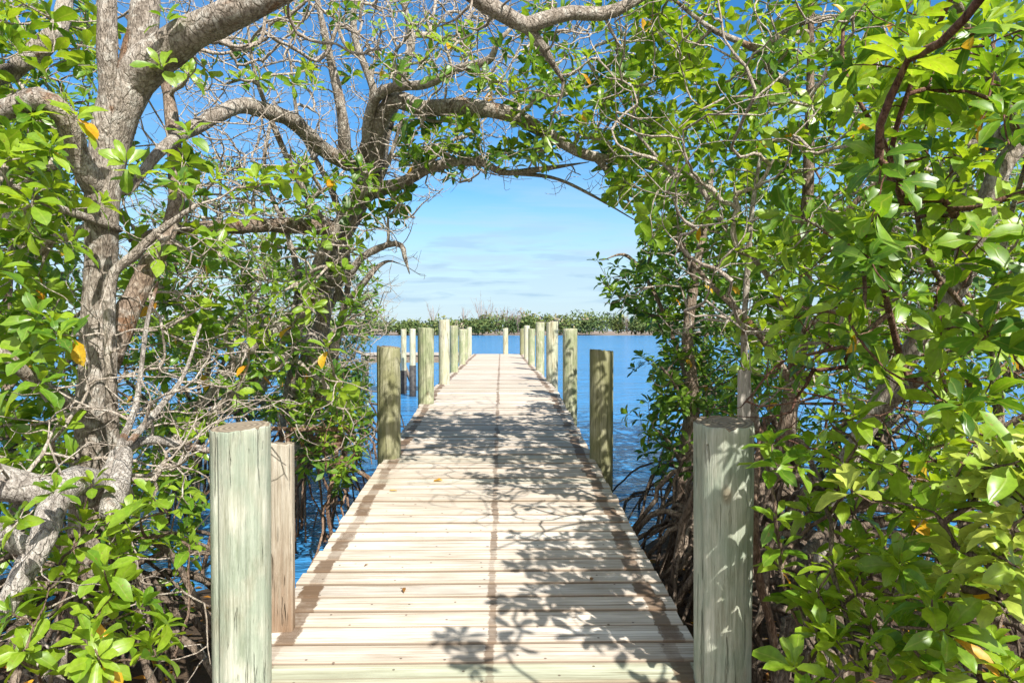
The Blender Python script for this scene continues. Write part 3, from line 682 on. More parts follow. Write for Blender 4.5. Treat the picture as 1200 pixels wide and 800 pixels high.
for x, y, z in ((148, 192, 2.6), (160, 205, 2.7), (222, 158, 3.0), (218, 190, 3.0), (208, 212, 2.8), (212, 222, 2.8), (330, 205, 3.2), (345, 210, 3.4), (288, 255, 2.9), (300, 210, 3.1), (304, 206, 3.2), (195, 22, 3.1), (118, 238, 3.0), (640, 160, 3.9), (680, 130, 4.0), (655, 118, 3.9), (690, 150, 4.0)):
    T.tip(P(x, y, z), 0.105, tint=(0.35, 0.9))
T.region(-20, -20, 330, 260, 3.4, 4.8, 200, leafy=False, kink=0.04)
T.region(280, -40, 740, 70, 3.3, 4.4, 120, leafy=False, kink=0.04)
T.region(60, 280, 260, 560, 2.9, 3.8, 110, leafy=False, kink=0.04)
T.region(560, 0, 770, 90, 3.5, 4.3, 16, size=0.10)
T.region(560, 20, 770, 130, 3.5, 4.3, 30, leafy=False, kink=0.04)
T.region(-40, 480, 250, 740, 3.0, 4.8, 120, size=0.115, tint=(0.2, 0.9))
T.prop_roots((*P(92, 700, 3.3)[:2], 0), 40, (0.3, 1.3), (0.3, 0.8), (0.008, 0.022))
T.build()

T = Tree('mangrove_tree', 'low bleached grey limbs crossing the lower left corner', 'tree', (*P(-60, 620, 2.3)[:2], 0.03), bark=M_BARKW)
T.limb([(*P(-130, 700, 2.5)[:2], -0.1, 0.16, 1), (-110, 600, 2.5, 42), (-40, 556, 2.55, 40), (10, 566, 2.55, 38), (60, 576, 2.6, 36), (105, 577, 2.65, 36), (130, 560, 2.7, 30), (142, 530, 2.75, 24)], 'trunk', 16, 0.2)
T.limb([(118, 568, 2.62, 30), (98, 562, 2.5, 33), (78, 570, 2.38, 34), (62, 594, 2.28, 33), (50, 630, 2.2, 32), (28, 672, 2.15, 27), (6, 712, 2.1, 22), (-8, 735, 2.1, 20)], 'limb', 16, 0.2)
T.limb([(45, 642, 2.2, 26), (22, 636, 2.15, 26), (-6, 620, 2.1, 26), (-60, 600, 2.0, 22)], 'limb', 14, 0.2)
T.limb([(145, 530, 2.7, 20), (140, 560, 2.6, 25), (131, 590, 2.5, 24), (129, 600, 2.45, 22)], 'limb', 14, 0.2)
T.limb([(140, 528, 2.75, 15), (175, 515, 2.9, 11), (215, 522, 3.0, 10), (246, 528, 3.05, 8)], 'limb', 10, 0.2)
T.limb([(140, 525, 2.7, 10), (160, 470, 2.9, 6), (172, 380, 3.0, 5), (185, 330, 3.1, 3)], 'limb', 8)
T.limb([(150, 520, 2.75, 9), (185, 480, 2.9, 8), (215, 440, 3.0, 5), (235, 380, 3.1, 3)], 'limb', 8)
T.region(60, 440, 300, 560, 2.5, 3.3, 60, leafy=False, kink=0.04)
T.region(-30, 540, 260, 790, 2.2, 3.0, 50, leafy=False, kink=0.1, zmin=0.05)
for x, y, z in ((66, 575, 2.1), (18, 610, 2.0), (12, 600, 2.0), (205, 640, 2.6), (240, 560, 2.8)): T.tip(P(x, y, z), 0.085, tint=(0.4, 0.9), force=True)
T.build()

# saplings with broad leaf rosettes in the lower left corner
def sapling(name, label, bpx, tipsl, size, leaf=M_LEAF, tint=(0.45, 0.92), stem=M_TWIGB, cat='sapling', group=None, n=None):
    bp = P(*bpx); bp[2] = max(0.0, gz(bp[0], bp[1])) - 0.05
    T = Tree(name, label, cat, (bp[0], bp[1], bp[2] + 0.05), twig=stem, leaf=leaf, bark=stem, group=group)
    q = np.array([P(*t) for t in tipsl]); top = q.mean(0); top = bp + (top - bp) * 0.55
    T.limb([(*bp, 0.022, 1), (*(bp + (top - bp) * 0.5 + rng.normal(0, 0.02, 3)), 0.018, 1), (*top, 0.012, 1)], 'stem', 8, 0.1)
    q = np.vstack([q] + [q[rng.integers(len(q))] + rng.normal(0, 0.075, 3) for _ in range(int(len(q) * (0.9 if bpx[0] > 600 else 0.7)))])
    for t in sorted(q, key=lambda p: np.linalg.norm(p - top)): T.tip(t, size * rng.uniform(0.9, 1.3), tint=tint, force=not clear(t, size * 0.7), n=n, yellow=0.02, rtip=0.003)
    T.build()
G1 = 'mangrove saplings in the lower left corner'
sapling('mangrove_sapling', 'broad leaved sapling touching the left side of the near left post', (205, 800, 2.4), [(178, 582, 2.3), (195, 600, 2.35), (215, 575, 2.5), (226, 690, 2.2), (222, 640, 2.5), (235, 610, 2.6), (150, 600, 2.4)], 0.098, group=G1)
sapling('mangrove_sapling', 'bright green sapling at the bottom between the grey limb and near left post', (150, 840, 2.2), [(122, 668, 2.15), (130, 700, 2.2), (112, 722, 2.15), (165, 712, 2.2), (130, 690, 2.3), (182, 768, 2.05), (120, 775, 2.0), (150, 745, 2.25), (185, 735, 2.3)], 0.098, group=G1)
sapling('mangrove_sapling', 'small sapling with few leaves under the low bleached limb', (50, 830, 2.3), [(58, 688, 2.15), (20, 770, 2.05), (70, 660, 2.4), (45, 790, 2.1), (88, 640, 2.4), (96, 612, 2.45)], 0.088, group=G1)

# arching tree of the left bank
T = Tree('arching_mangrove', 'twisted mangrove leaning from the left and arching right across the boardwalk', 'tree', (*P(360, 520, 6.2)[:2], -0.1), bark=M_BARK)
T.limb([(*P(345, 640, 6.3)[:2], -0.6, 0.2, 1), (352, 520, 6.2, 17), (362, 440, 6.1, 17), (376, 385, 6.0, 18), (383, 335, 5.9, 19), (396, 285, 5.9, 22), (422, 232, 5.8, 27), (440, 190, 5.7, 23), (452, 150, 5.6, 18)], 'trunk', 18, 0.2)
for st_ in ([(372, 470, 6.1, 8), (388, 410, 6.1, 9), (372, 350, 6.0, 8), (392, 300, 5.9, 9), (410, 262, 5.8, 8), (440, 222, 5.7, 7), (462, 170, 5.6, 5), (478, 110, 5.5, 3)],
            [(340, 480, 6.1, 9), (362, 400, 6.1, 9), (394, 345, 6.0, 9), (404, 290, 5.9, 9), (416, 225, 5.9, 8), (432, 160, 5.8, 6), (436, 90, 5.7, 4), (450, 20, 5.7, 2)],
            [(390, 450, 6.3, 7), (398, 385, 6.2, 8), (408, 330, 6.1, 8), (402, 268, 6.0, 8), (385, 215, 5.9, 7), (352, 150, 5.8, 5), (340, 70, 5.7, 3)],
            [(300, 470, 5.6, 8), (335, 390, 5.7, 8), (350, 330, 5.8, 8), (335, 270, 5.8, 6), (310, 200, 5.7, 5), (322, 120, 5.7, 3)]):
    T.limb(st_, 'limb', 8, 0.2)
T.limb([(330, 500, 6.0, 10), (345, 420, 5.8, 11), (352, 370, 5.7, 12), (372, 310, 5.7, 13), (405, 252, 5.7, 15), (430, 215, 5.7, 14)], 'limb', 12, 0.2)
T.limb([(442, 185, 5.7, 24), (444, 150, 5.5, 22), (461, 119, 5.3, 20), (498, 127, 5.2, 19), (542, 125, 5.1, 19), (589, 132, 5.0, 17), (616, 142, 5.0, 16), (650, 162, 5.0, 14), (687, 181, 5.0, 12), (737, 190, 5.0, 9), (800, 206, 5.0, 6), (850, 225, 5.0, 3)], 'limb', 14, 0.15)
T.limb([(700, 186, 5.0, 9), (724, 214, 5.0, 8), (737, 237, 5.0, 3), (742, 252, 5, 1)], 'limb', 8)
T.limb([(432, 200, 5.7, 14), (432, 140, 5.4, 13), (451, 106, 5.2, 12), (501, 98, 5.0, 11), (535, 81, 4.9, 10), (572, 71, 4.8, 9), (583, 51, 4.7, 7), (600, 32, 4.7, 5)], 'limb', 10)
T.limb([(415, 240, 5.7, 24), (434, 224, 5.6, 20), (467, 216, 5.4, 15), (511, 194, 5.2, 12), (562, 190, 5.1, 10), (589, 202, 5.1, 8), (629, 199, 5.1, 7), (690, 190, 5.1, 1)], 'limb', 10, 0.18)
T.limb([(602, 203, 5.1, 5), (650, 209, 5.2, 4), (694, 229, 5.2, 3.5), (754, 264, 5.3, 0.8)], 'limb', 6)
T.limb([(405, 192, 5.7, 16), (400, 130, 5.5, 12), (385, 60, 5.4, 9), (372, 0, 5.3, 6), (365, -50, 5.3, 4)], 'limb', 10)
T.limb([(452, 145, 5.6, 18), (470, 90, 5.5, 12), (482, 50, 5.5, 9), (470, -10, 5.4, 6)], 'limb', 10)
T.limb([(420, 190, 5.6, 12), (440, 120, 5.4, 10), (415, 40, 5.3, 8), (420, -30, 5.2, 5)], 'limb', 10)
T.limb([(388, 330, 5.9, 16), (409, 322, 5.6, 11), (424, 302, 5.5, 9), (454, 287, 5.4, 9), (470, 288, 5.4, 7), (474, 300, 5.4, 6), (480, 321, 5.4, 1)], 'limb', 8, 0.25)
T.limb([(400, 352, 5.8, 8), (416, 344, 5.6, 7), (439, 316, 5.5, 7), (455, 306, 5.5, 3), (468, 309, 5.5, 1)], 'limb', 8, 0.25)
T.limb([(400, 268, 5.8, 18), (330, 264, 5.3, 18), (270, 266, 4.9, 17), (216, 268, 4.6, 15), (150, 280, 4.4, 9)], 'limb', 12, 0.18, bark=M_BARKB)
T.limb([(398, 290, 5.8, 10), (360, 230, 5.4, 8), (330, 170, 5.2, 7), (300, 90, 5.0, 5), (290, 30, 5.0, 3)], 'limb', 8)
T.limb([(380, 345, 5.9, 16), (330, 380, 5.4, 14), (280, 420, 5.0, 12), (240, 470, 4.7, 9), (200, 520, 4.6, 6)], 'limb', 10, 0.2)
T.limb([(376, 390, 6, 14), (300, 440, 5.2, 12), (230, 500, 4.4, 8), (205, 530, 4.2, 5)], 'limb', 10, 0.2)
for r in ((560, 85, 765, 190, 4.5, 5.4, 46), (470, 135, 560, 210, 4.9, 5.8, 24), (400, 5, 570, 110, 4.8, 5.8, 22), (240, 0, 400, 110, 4.6, 5.8, 10), (290, 180, 450, 262, 4.8, 6, 20), (620, 0, 770, 100, 4.2, 5.2, 16), (420, 215, 475, 262, 5.2, 5.8, 6), (700, 150, 800, 235, 4.8, 5.4, 14), (180, 270, 420, 500, 4.3, 6, 90), (520, 170, 640, 205, 4.9, 5.4, 10)):
    T.region(*r[:6], int(r[6] * 1.5), size=0.122, tint=(0.1, 0.85))
T.region(200, -30, 600, 270, 4.6, 6.8, 1150, leafy=False, kink=0.04)
T.region(480, -20, 800, 230, 4.4, 5.8, 260, leafy=False, kink=0.04)
T.region(150, 260, 450, 540, 4.2, 6.2, 420, leafy=False, kink=0.04)
for x, y in ((430, 268), (441, 255), (470, 240)): T.tip(P(x, y, 5.5), 0.11, tint=(0.4, 0.8), force=True)
for _ in range(70):
    T.tip(P(rng.uniform(480, 745), rng.uniform(190, 232), rng.uniform(4.9, 5.6)), leafy=False, force=True, kink=0.05, rtip=0.0016)
for _ in range(45):   # fine drooping twigs at the edge of the opening
    T.tip(P(rng.uniform(455, 500), rng.uniform(225, 330), rng.uniform(5.2, 5.8)), leafy=False, force=True, kink=0.05, rtip=0.0016)
T.prop_roots((*P(352, 520, 6.2)[:2], 0), 26, (0.3, 1.3), (0.3, 1.0), (0.006, 0.015), -0.6)
T.build(M_ROOTR)

def bushy(name, label, base, h, limbs, regs, size, leaf=M_LEAF, hi=False, roots=18, bark=M_BARKB, twig=M_TWIGB, tint=(0.1, 0.85), group=None, cat='tree', bare=0, rootm=M_ROOT, d=0.09, spread=1.0):
    b = np.array(base, float)
    T = Tree(name, label, cat, (b[0], b[1], 0), bark=bark, twig=twig, leaf=leaf, group=group)
    z0 = b[2]; b[2] = -0.6
    p = [(*b, d * 1.1, 1), (b[0] + rng.normal(0, .04), b[1], z0, d, 1), (b[0] + rng.normal(0, .12), b[1] + rng.normal(0, .1), z0 + h * 0.5, d * 0.8, 1), (b[0] + rng.normal(0, .2), b[1], z0 + h, d * 0.45, 1)]
    T.limb(p, 'trunk', 10, 0.15)
    for k in range(limbs):
        a = rng.uniform(0, 6.283); z = z0 + h * rng.uniform(0.15, 0.8); e = np.array([math.cos(a), math.sin(a), rng.uniform(0.2, 1.1)]) * rng.uniform(0.6, 1.3) * spread
        s = np.array([b[0], b[1], z]); i, _ = T.near(s); s = T.pos[i]
        mid = s + e * 0.5 + rng.normal(0, 0.1, 3); en = s + e
        if clear(mid) or clear(en) or abs(en[0]) < 1.0: continue
        T.limb([(*s, d * 0.55, 1), (*mid, d * 0.4, 1), (*en, d * 0.2, 1)], 'limb', 8, 0.15)
    for r in regs: T.region(*r[:6], int(r[6] * (1.5 if hi is False else 1)), size=size, hi=hi, tint=tint)
    if bare:
        for r in regs: T.region(*r[:6], int(r[6] * bare), leafy=False, kink=0.04)
    if roots: T.prop_roots((b[0], b[1], 0), roots, (0.3, 1.2), (0.35, 1.0), (0.008, 0.02), -0.6)
    return T.build(rootm)
# thicket behind on the left
GL = 'mangroves behind the left bank trunks'
bushy('mangrove_tree', 'leafy mangrove filling the left picture edge behind the large grey trunk', (*P(20, 520, 5.5)[:2], 0.1), 2.4, 8, [(-120, 90, 130, 330, 4.8, 7.5, 190), (-120, 330, 110, 560, 4.5, 7.5, 210), (-100, -40, 120, 110, 5, 7, 50)], 0.125, group=GL, bare=0.3)
bushy('mangrove_tree', 'thin mangrove between the large grey trunk and the arching tree', (*P(225, 520, 7.0)[:2], 0.1), 2.0, 8, [(130, 300, 340, 510, 5.8, 9.5, 230), (140, 180, 300, 310, 6, 9, 50), (130, 480, 340, 580, 4.8, 7, 50)], 0.125, group=GL, bare=0.7)
bushy('mangrove_tree', 'small leaved mangrove standing in water behind the arching tree', (*P(360, 470, 9)[:2], 0.1), 1.6, 8, [(280, 310, 445, 490, 6.8, 11, 250), (300, 240, 420, 330, 7, 10, 50), (350, 430, 450, 540, 6.2, 8, 50)], 0.13, group=GL, bare=0.8, twig=M_TWIG, roots=30, rootm=M_ROOTR)
bushy('bare_shrub', 'leafless grey shrub at the left edge of the open water', (*P(425, 440, 9.6)[:2], 0.0), 0.8, 6, [(395, 345, 470, 450, 8.8, 10.4, 6)], 0.10, group=None, bare=22, twig=M_TWIG, roots=12, cat='shrub', d=0.05)
bushy('mangrove_shrub', 'leafy mangrove shrub over red roots beside the left deck edge', (*P(400, 600, 5.2)[:2], 0.1), 0.7, 3, [(345, 480, 440, 560, 4.8, 6.2, 50), (395, 540, 442, 600, 4.6, 5.4, 22), (350, 400, 440, 490, 5.2, 6.6, 40), (300, 460, 400, 560, 4.4, 6, 30)], 0.095, roots=16, rootm=M_ROOTR, cat='shrub', d=0.05, twig=M_STEM)
for x, y, Z in ((432, 395, 5.0), (440, 420, 5.0), (425, 430, 5.2)):
    pass
# ------------------------------------------------------------------ trees on the right
T = Tree('mangrove_tree', 'near right mangrove with large glossy leaves and a leaning pale trunk', 'tree', (*P(960, 760, 3.0)[:2], 0.03), twig=M_STEM)
T.limb([(*P(955, 800, 3.3)[:2], -0.1, 0.15, 1), (965, 640, 3.2, 20), (985, 560, 3.1, 22), (1012, 505, 3.05, 23), (1036, 466, 3.0, 24), (1070, 408, 2.9, 24), (1104, 364, 2.8, 24), (1138, 302, 2.7, 24), (1170, 205, 2.6, 24), (1200, 160, 2.6, 22), (1260, 60, 2.5, 24), (1290, -100, 2.4, 16)], 'trunk', 16, 0.15)
T.limb([(1030, 482, 3.0, 18), (1060, 458, 2.9, 15), (1095, 430, 2.7, 14), (1130, 408, 2.5, 13), (1158, 392, 2.4, 10), (1164, 350, 2.2, 7), (1181, 265, 2.0, 7), (1200, 200, 1.8, 5)], 'limb', 10, 0.2)
T.limb([(1130, 330, 2.7, 16), (1124, 190, 2.8, 20), (1160, 168, 2.75, 20), (1185, 150, 2.7, 18)], 'limb', 10, 0.2)
T.limb([(1150, 392, 2.4, 7), (1124, 353, 2.3, 6.5), (1094, 316, 2.2, 6.5), (1077, 265, 2.1, 6), (1070, 200, 2.0, 4)], 'limb', 8, bark=M_TWIGB)
T.limb([(1060, 440, 2.8, 8), (1035, 330, 2.4, 7), (1040, 270, 2.2, 6.5), (1043, 202, 2.1, 6.5), (1050, 152, 2.0, 6.5), (1080, 67, 1.9, 6), (1114, 0, 1.8, 5.5), (1130, -60, 1.7, 4)], 'limb', 8, bark=M_STEM)
T.limb([(1043, 190, 2.1, 5), (1036, 165, 2.1, 5), (1016, 135, 2.1, 5), (989, 81, 2.1, 5), (988, 34, 2.1, 4)], 'limb', 8, bark=M_STEM)
T.limb([(1190, 150, 2.6, 14), (1120, 0, 2.2, 9), (1080, -160, 1.7, 6)], 'limb', 8)
for r, s in (((990, -20, 1270, 130, 1.6, 2.3, 44), 0.098), ((1000, 130, 1270, 330, 1.6, 2.3, 44), 0.10), ((900, 250, 1120, 440, 1.8, 2.7, 34), 0.105), ((1090, 300, 1270, 520, 1.6, 2.6, 34), 0.105), ((1000, 0, 1260, 350, 2.2, 3.2, 60), 0.11)):
    T.region(*r[:6], int(r[6] * 0.85), size=s * 1.0, tint=(0.1, 0.95))
# the crown goes on above and beside the viewer and throws the dappled shade on the deck
sdn = np.array(sd); pts = []
for _ in range(170):
    q0 = np.array([rng.uniform(0.0, 0.95) ** 0.9, rng.uniform(1.5, 4.3), 0.45]); q = q0 + sdn * rng.uniform(1.4, 3.0)
    if _ < 30: q0[:2] = (rng.uniform(-0.16, 0.3), rng.uniform(2.1, 4.0)); q = q0 + sdn * rng.uniform(1.9, 3.3)
    if 0.0 < q[1] < 1.45 and proj(q) is not None and -100 < proj(q)[0] < 1300 and -100 < proj(q)[1] < 900: continue
    if q[1] > 0.35 and proj(q) is not None and proj(q)[0] < 1000 and proj(q)[1] > -60: continue
    if min(np.linalg.norm(np.cross(q - np.array([0.95, 2.36, z_]), sdn)) for z_ in (0.5, 0.75, 1.0, 1.25)) < 0.17 and rng.random() < 0.8: continue
    pts.append(q)
T.tips(pts, 0.10, True, True, (0.2, 0.95))
T.region(880, 380, 1260, 560, 2.2, 3.2, 60, leafy=False, kink=0.04)
T.prop_roots((*P(965, 700, 3.2)[:2], 0), 46, (0.3, 1.5), (0.3, 1.0), (0.008, 0.026))
T.build()

T = Tree('mangrove_tree', 'tall dense mangrove above and behind the near right post', 'tree', (*P(880, 640, 4.3)[:2], 0.0), bark=M_BARKB, leaf=M_LEAF, twig=M_TWIG)
T.limb([(*P(890, 760, 4.4)[:2], -0.3, 0.14, 1), (905, 600, 4.4, 22), (925, 480, 4.3, 20), (940, 380, 4.2, 17), (945, 280, 4.1, 15), (948, 180, 4.0, 12), (950, 60, 4, 8), (950, -40, 4, 5)], 'trunk', 12, 0.18)
T.limb([(948, 180, 4.0, 9), (948, 125, 3.9, 9), (935, 108, 3.8, 9), (901, 81, 3.8, 9), (891, 61, 3.7, 8.5), (834, 34, 3.7, 7), (790, 0, 3.7, 4)], 'limb', 8, 0.2, bark=M_BARK)
T.limb([(891, 61, 3.7, 6), (921, 37, 3.7, 5.5), (962, 20, 3.7, 4)], 'limb', 8, bark=M_BARK)
T.limb([(925, 380, 4.2, 8), (901, 326, 3.9, 7), (850, 266, 3.8, 7), (820, 220, 3.8, 6.5), (790, 205, 3.9, 5), (740, 150, 4.0, 3)], 'limb', 8, bark=M_BARK)
T.limb([(905, 560, 4.2, 9), (874, 440, 3.6, 8), (877, 300, 3.5, 7), (885, 220, 3.5, 5), (900, 140, 3.5, 3)], 'limb', 8, bark=M_BARK)
T.limb([(930, 450, 4.2, 9), (880, 380, 4.2, 8), (830, 330, 4.4, 6), (790, 280, 4.5, 4)], 'limb', 8)
T.limb([(945, 300, 4.2, 9), (1000, 240, 4.0, 7), (1060, 180, 3.8, 5), (1100, 90, 3.6, 4)], 'limb', 8)
for r in ((760, -40, 1050, 130, 3.2, 5, 120), (760, 120, 1050, 300, 3.2, 5.2, 130), (700, -30, 830, 120, 3.6, 5, 46), (850, 280, 1060, 470, 3.3, 5, 80), (720, 110, 800, 240, 4, 5.2, 26), (1020, 60, 1240, 330, 3.2, 4.6, 60)):
    T.region(*r[:6], int(r[6] * 1.25), size=0.112, tint=(0.15, 0.95))
T.region(720, -20, 1200, 400, 2.6, 4.2, 210, leafy=False, kink=0.04)
T.prop_roots((*P(890, 640, 4.4)[:2], 0), 34, (0.3, 1.4), (0.3, 1.1), (0.010, 0.026), -0.3)
T.build()

T = Tree('mangrove_tree', 'mangrove on arched roots right of the deck with sprays over the water', 'tree', (*P(800, 590, 5.9)[:2], 0.0), bark=M_BARKB, leaf=M_LEAFD, twig=M_TWIGB)
T.limb([(*P(798, 640, 5.9)[:2], -0.6, 0.15, 1), (800, 590, 5.9, 22), (805, 530, 5.9, 20), (812, 470, 5.9, 17), (806, 400, 6, 14), (815, 320, 6, 11), (830, 240, 6, 8), (835, 170, 6, 5)], 'trunk', 12, 0.15)
T.limb([(812, 460, 5.9, 8), (790, 400, 6.1, 6), (765, 340, 6.3, 5), (735, 300, 6.4, 4), (705, 305, 6.4, 1)], 'limb', 8)
T.limb([(808, 490, 5.9, 6), (790, 450, 5.7, 5), (775, 430, 5.6, 3)], 'limb', 6)
T.limb([(803, 550, 5.8, 6), (785, 520, 5.6, 5), (765, 500, 5.5, 3)], 'limb', 6)
T.limb([(815, 330, 6, 7), (790, 260, 6.2, 5), (765, 220, 6.3, 4)], 'limb', 6)
for r in ((690, 285, 800, 390, 5.8, 7.2, 60), (740, 200, 890, 330, 5.6, 7.2, 80), (770, 330, 890, 480, 5.5, 7, 90), (755, 410, 825, 560, 5.2, 6.4, 20), (770, 440, 860, 530, 5.4, 6.4, 30)):
    T.region(*r[:6], int(r[6] * 1.4), size=0.12, tint=(0.05, 0.8))
for x, y in ((700, 305), (705, 330), (715, 350), (745, 362), (722, 312), (735, 330), (755, 350), (752, 418), (745, 432), (762, 425), (760, 470), (735, 485), (750, 490), (770, 500), (755, 530), (780, 470)): T.tip(P(x, y, rng.uniform(5.6, 6.2)), 0.105, hi=True, tint=(0.05, 0.7), force=True, yellow=0)
T.region(750, 420, 860, 590, 5.2, 6.2, 45, leafy=False, kink=0.05, zmin=0.0)
T.prop_roots((*P(800, 590, 5.9)[:2], 0), 24, (0.25, 0.95), (0.2, 0.6), (0.006, 0.02), -0.6)
T.prop_roots((*P(815, 690, 4.1)[:2], 0), 50, (0.2, 0.9), (0.15, 0.6), (0.006, 0.022), -0.4)
T.build()
GR = 'mangroves in the water behind the right bank trees'
bushy('mangrove_tree', 'dark leafed mangrove farthest along the right shore, beside the open water', (*P(835, 440, 9.5)[:2], 0.1), 2.4, 8, [(740, 250, 930, 470, 7.5, 11, 240), (760, 120, 930, 280, 7.5, 10, 90), (800, 420, 930, 520, 7, 10, 80)], 0.135, group=GR, leaf=M_LEAFD, roots=24, bare=0.2)
bushy('mangrove_tree', 'mid green mangrove behind the leaning pale trunk on the right', (*P(1020, 480, 6.5)[:2], 0.1), 2.6, 9, [(880, 220, 1150, 400, 5, 8, 220), (880, 390, 1150, 560, 4.8, 8, 160), (900, 60, 1200, 240, 5, 7, 100)], 0.125, group=GR, roots=36, bare=0.3)
bushy('mangrove_tree', 'mangrove at the right picture edge behind the glossy near leaves', (*P(1190, 540, 4.8)[:2], 0.1), 2.6, 9, [(1060, 200, 1330, 420, 3.8, 6, 150), (1080, 400, 1330, 580, 3.6, 6.5, 130), (1050, 0, 1330, 210, 3.8, 5.5, 70)], 0.11, group=GR, roots=40, bare=0.3)
GS = 'mangrove saplings in the lower right corner'
def pts_in(n, x0, y0, x1, y1, z0, z1): return [(rng.uniform(x0, x1), rng.uniform(y0, y1), rng.uniform(z0, z1)) for _ in range(n)]
sapling('mangrove_sapling', 'sapling leaning against the right side of the near right post', (930, 840, 2.4), [(905, 520, 2.1), (935, 545, 2.1), (915, 640, 2.15), (915, 665, 2.2), (950, 525, 2.2), (990, 550, 2.1), (1005, 520, 2.1), (975, 570, 2.2), (960, 600, 2.4), (900, 545, 2.2)], 0.092, group=GS)
sapling('mangrove_sapling', 'low bright sapling at the bottom right, nearest to the near right post', (970, 860, 2.1), [(960, 740, 2.0), (965, 715, 2.05), (985, 660, 2.1), (1010, 680, 2.1), (930, 780, 1.9), (955, 700, 2.1), (1000, 640, 2.2), (1030, 650, 2.2), (985, 690, 2.2), (940, 790, 2.0)], 0.092, group=GS)
sapling('mangrove_sapling', 'full leafy sapling low in the bottom right corner', (1080, 860, 1.9), [(1055, 735, 1.8), (1070, 760, 1.8), (1040, 770, 1.8), (1020, 790, 1.8), (1090, 790, 1.8), (1060, 700, 1.9), (1090, 720, 1.9), (1020, 730, 1.95), (1110, 760, 1.9), (1160, 770, 1.8), (1180, 790, 1.7)] + pts_in(6, 1040, 640, 1180, 720, 1.9, 2.2), 0.098, group=GS)
sapling('mangrove_sapling', 'pale yellow green sapling at the right picture edge', (1180, 840, 1.9), [(1150, 550, 1.7), (1175, 545, 1.65), (1190, 575, 1.6), (1165, 570, 1.7), (1140, 590, 1.8), (1195, 540, 1.6), (1120, 560, 1.8), (1185, 620, 1.6), (1165, 650, 1.7), (1195, 665, 1.55), (1120, 640, 1.8), (1095, 600, 1.85), (1210, 600, 1.6), (1150, 520, 1.8), (1170, 700, 1.7), (1130, 690, 1.8)], 0.10, leaf=M_LEAFY, group=GS)
sapling('mangrove_sapling', 'green sapling under the leaning pale trunk, between post and yellow sapling', (1050, 830, 2.3), [(1050, 545, 2.1), (1070, 560, 2.1), (1030, 580, 2.1), (1085, 530, 2.2), (1100, 550, 2.1), (1060, 600, 2.1), (1080, 620, 2.1), (1020, 560, 2.3), (1110, 520, 2.2), (1000, 600, 2.4), (1120, 600, 2.2)], 0.098, group=GS)
# bent reddish stem right of the near right post
T = Tree('mangrove_shoot', 'smooth reddish bent shoot just right of the near right post', 'shoot', (*P(912, 790, 2.7)[:2], 0.03), bark=M_ROOTR)
T.limb([(*P(915, 830, 2.7)[:2], -0.1, 0.035, 1), (908, 760, 2.7, 10), (890, 680, 2.7, 10), (884, 610, 2.7, 10), (886, 560, 2.8, 8), (892, 500, 2.9, 6)], 'trunk', 10, 0.1)
T.build()

# ------------------------------------------------------------------ far shore
m, nt, nodes, L = mat('far_foliage')
a = N(nt, 'ShaderNodeAttribute', attribute_name='leafuv'); s = nt.nodes.new('ShaderNodeSeparateXYZ'); L.new(a.outputs['Vector'], s.inputs[0])
c = ramp(nt, s.outputs[2], [(0.0, (0.05, 0.085, 0.025)), (0.5, (0.11, 0.15, 0.038)), (0.8, (0.18, 0.195, 0.065)), (0.92, (0.28, 0.22, 0.16)), (1.0, (0.34, 0.28, 0.23))])
finish(nt, c, 0.8); M_FAR = m
LF = Leaves(); ng = 620
for k in range(ng):
    x = rng.uniform(-260, 260); s0 = 228 + 3 * math.sin(x * 0.05) + 2 * math.sin(x * 0.021 + 2); row = rng.random()
    y = s0 + 0.2 + row * 16; hgt = rng.uniform(4.4, 6.8) * (0.75 + 0.45 * row) * (1 + 0.18 * math.sin(x * 0.06)); wdt = rng.uniform(2.0, 4.2); bt = rng.uniform(0.0, 0.75); bare = rng.random() < 0.10
    for q in range(130):
        u = rng.normal(0, 1, 3); u /= np.linalg.norm(u); rr = rng.uniform(0.55, 1.05)
        p = np.array([x, y, 0.5 + hgt * 0.55]) + u * rr * np.array([wdt, wdt * 0.8, hgt * 0.47])
        if p[2] < 0.4: continue
        t = np.clip(bt + rng.normal(0, 0.12), 0, 0.85) if not bare else rng.uniform(0.85, 1)
        LF.leaf(p, rng.normal(0, 1, 3), u + rng.normal(0, .5, 3), rng.uniform(0.8, 1.7), t, False)
setp(LF.build('mangrove_treeline', M_FAR, None), 'low green and brown mangrove wood along the far shore', 'treeline', kind='stuff')
def bare_tree(label, px, top, D, spread):
    b = P(px, 391, D); b[2] = 0.6; t = P(px, top, D)
    mb = MB(); H = t[2] - b[2]
    tk = MB(); tube(tk, [b, b + (t - b) * 0.5 + rng.normal(0, .15, 3), t], [0.16, 0.11, 0.05], 6)
    for k in range(11):
        an = rng.uniform(0, 6.283); tl = rng.uniform(0.1, 0.62); p0 = b + (t - b) * rng.uniform(0.05, 0.45)
        d = np.array([math.cos(an) * tl, math.sin(an) * tl, 1.0]); ln = H * rng.uniform(0.5, 0.9) * (1.1 - 0.4 * tl)
        e = p0 + d * ln; mid = (p0 + e) / 2 + rng.normal(0, 0.12, 3); tube(mb, [p0, mid, e], [0.06, 0.045, 0.02], 4, cap=False)
        for q in range(9):
            u = rng.uniform(0.3, 1.0); a0 = p0 + (e - p0) * u; e2 = a0 + (d * 0.7 + rng.normal(0, 0.5, 3)) * rng.uniform(0.4, 1.2)
            tube(mb, [a0, (a0 + e2) / 2 + rng.normal(0, .06, 3), e2], [0.03, 0.024, 0.014], 4, cap=False)
    r = empty('bare_tree', b, label, 'tree', 'leafless trees on the far shore')
    link('trunk', tk.mesh('trunk'), M_DEAD, r); link('crown', mb.mesh('crown'), M_DEAD, r)
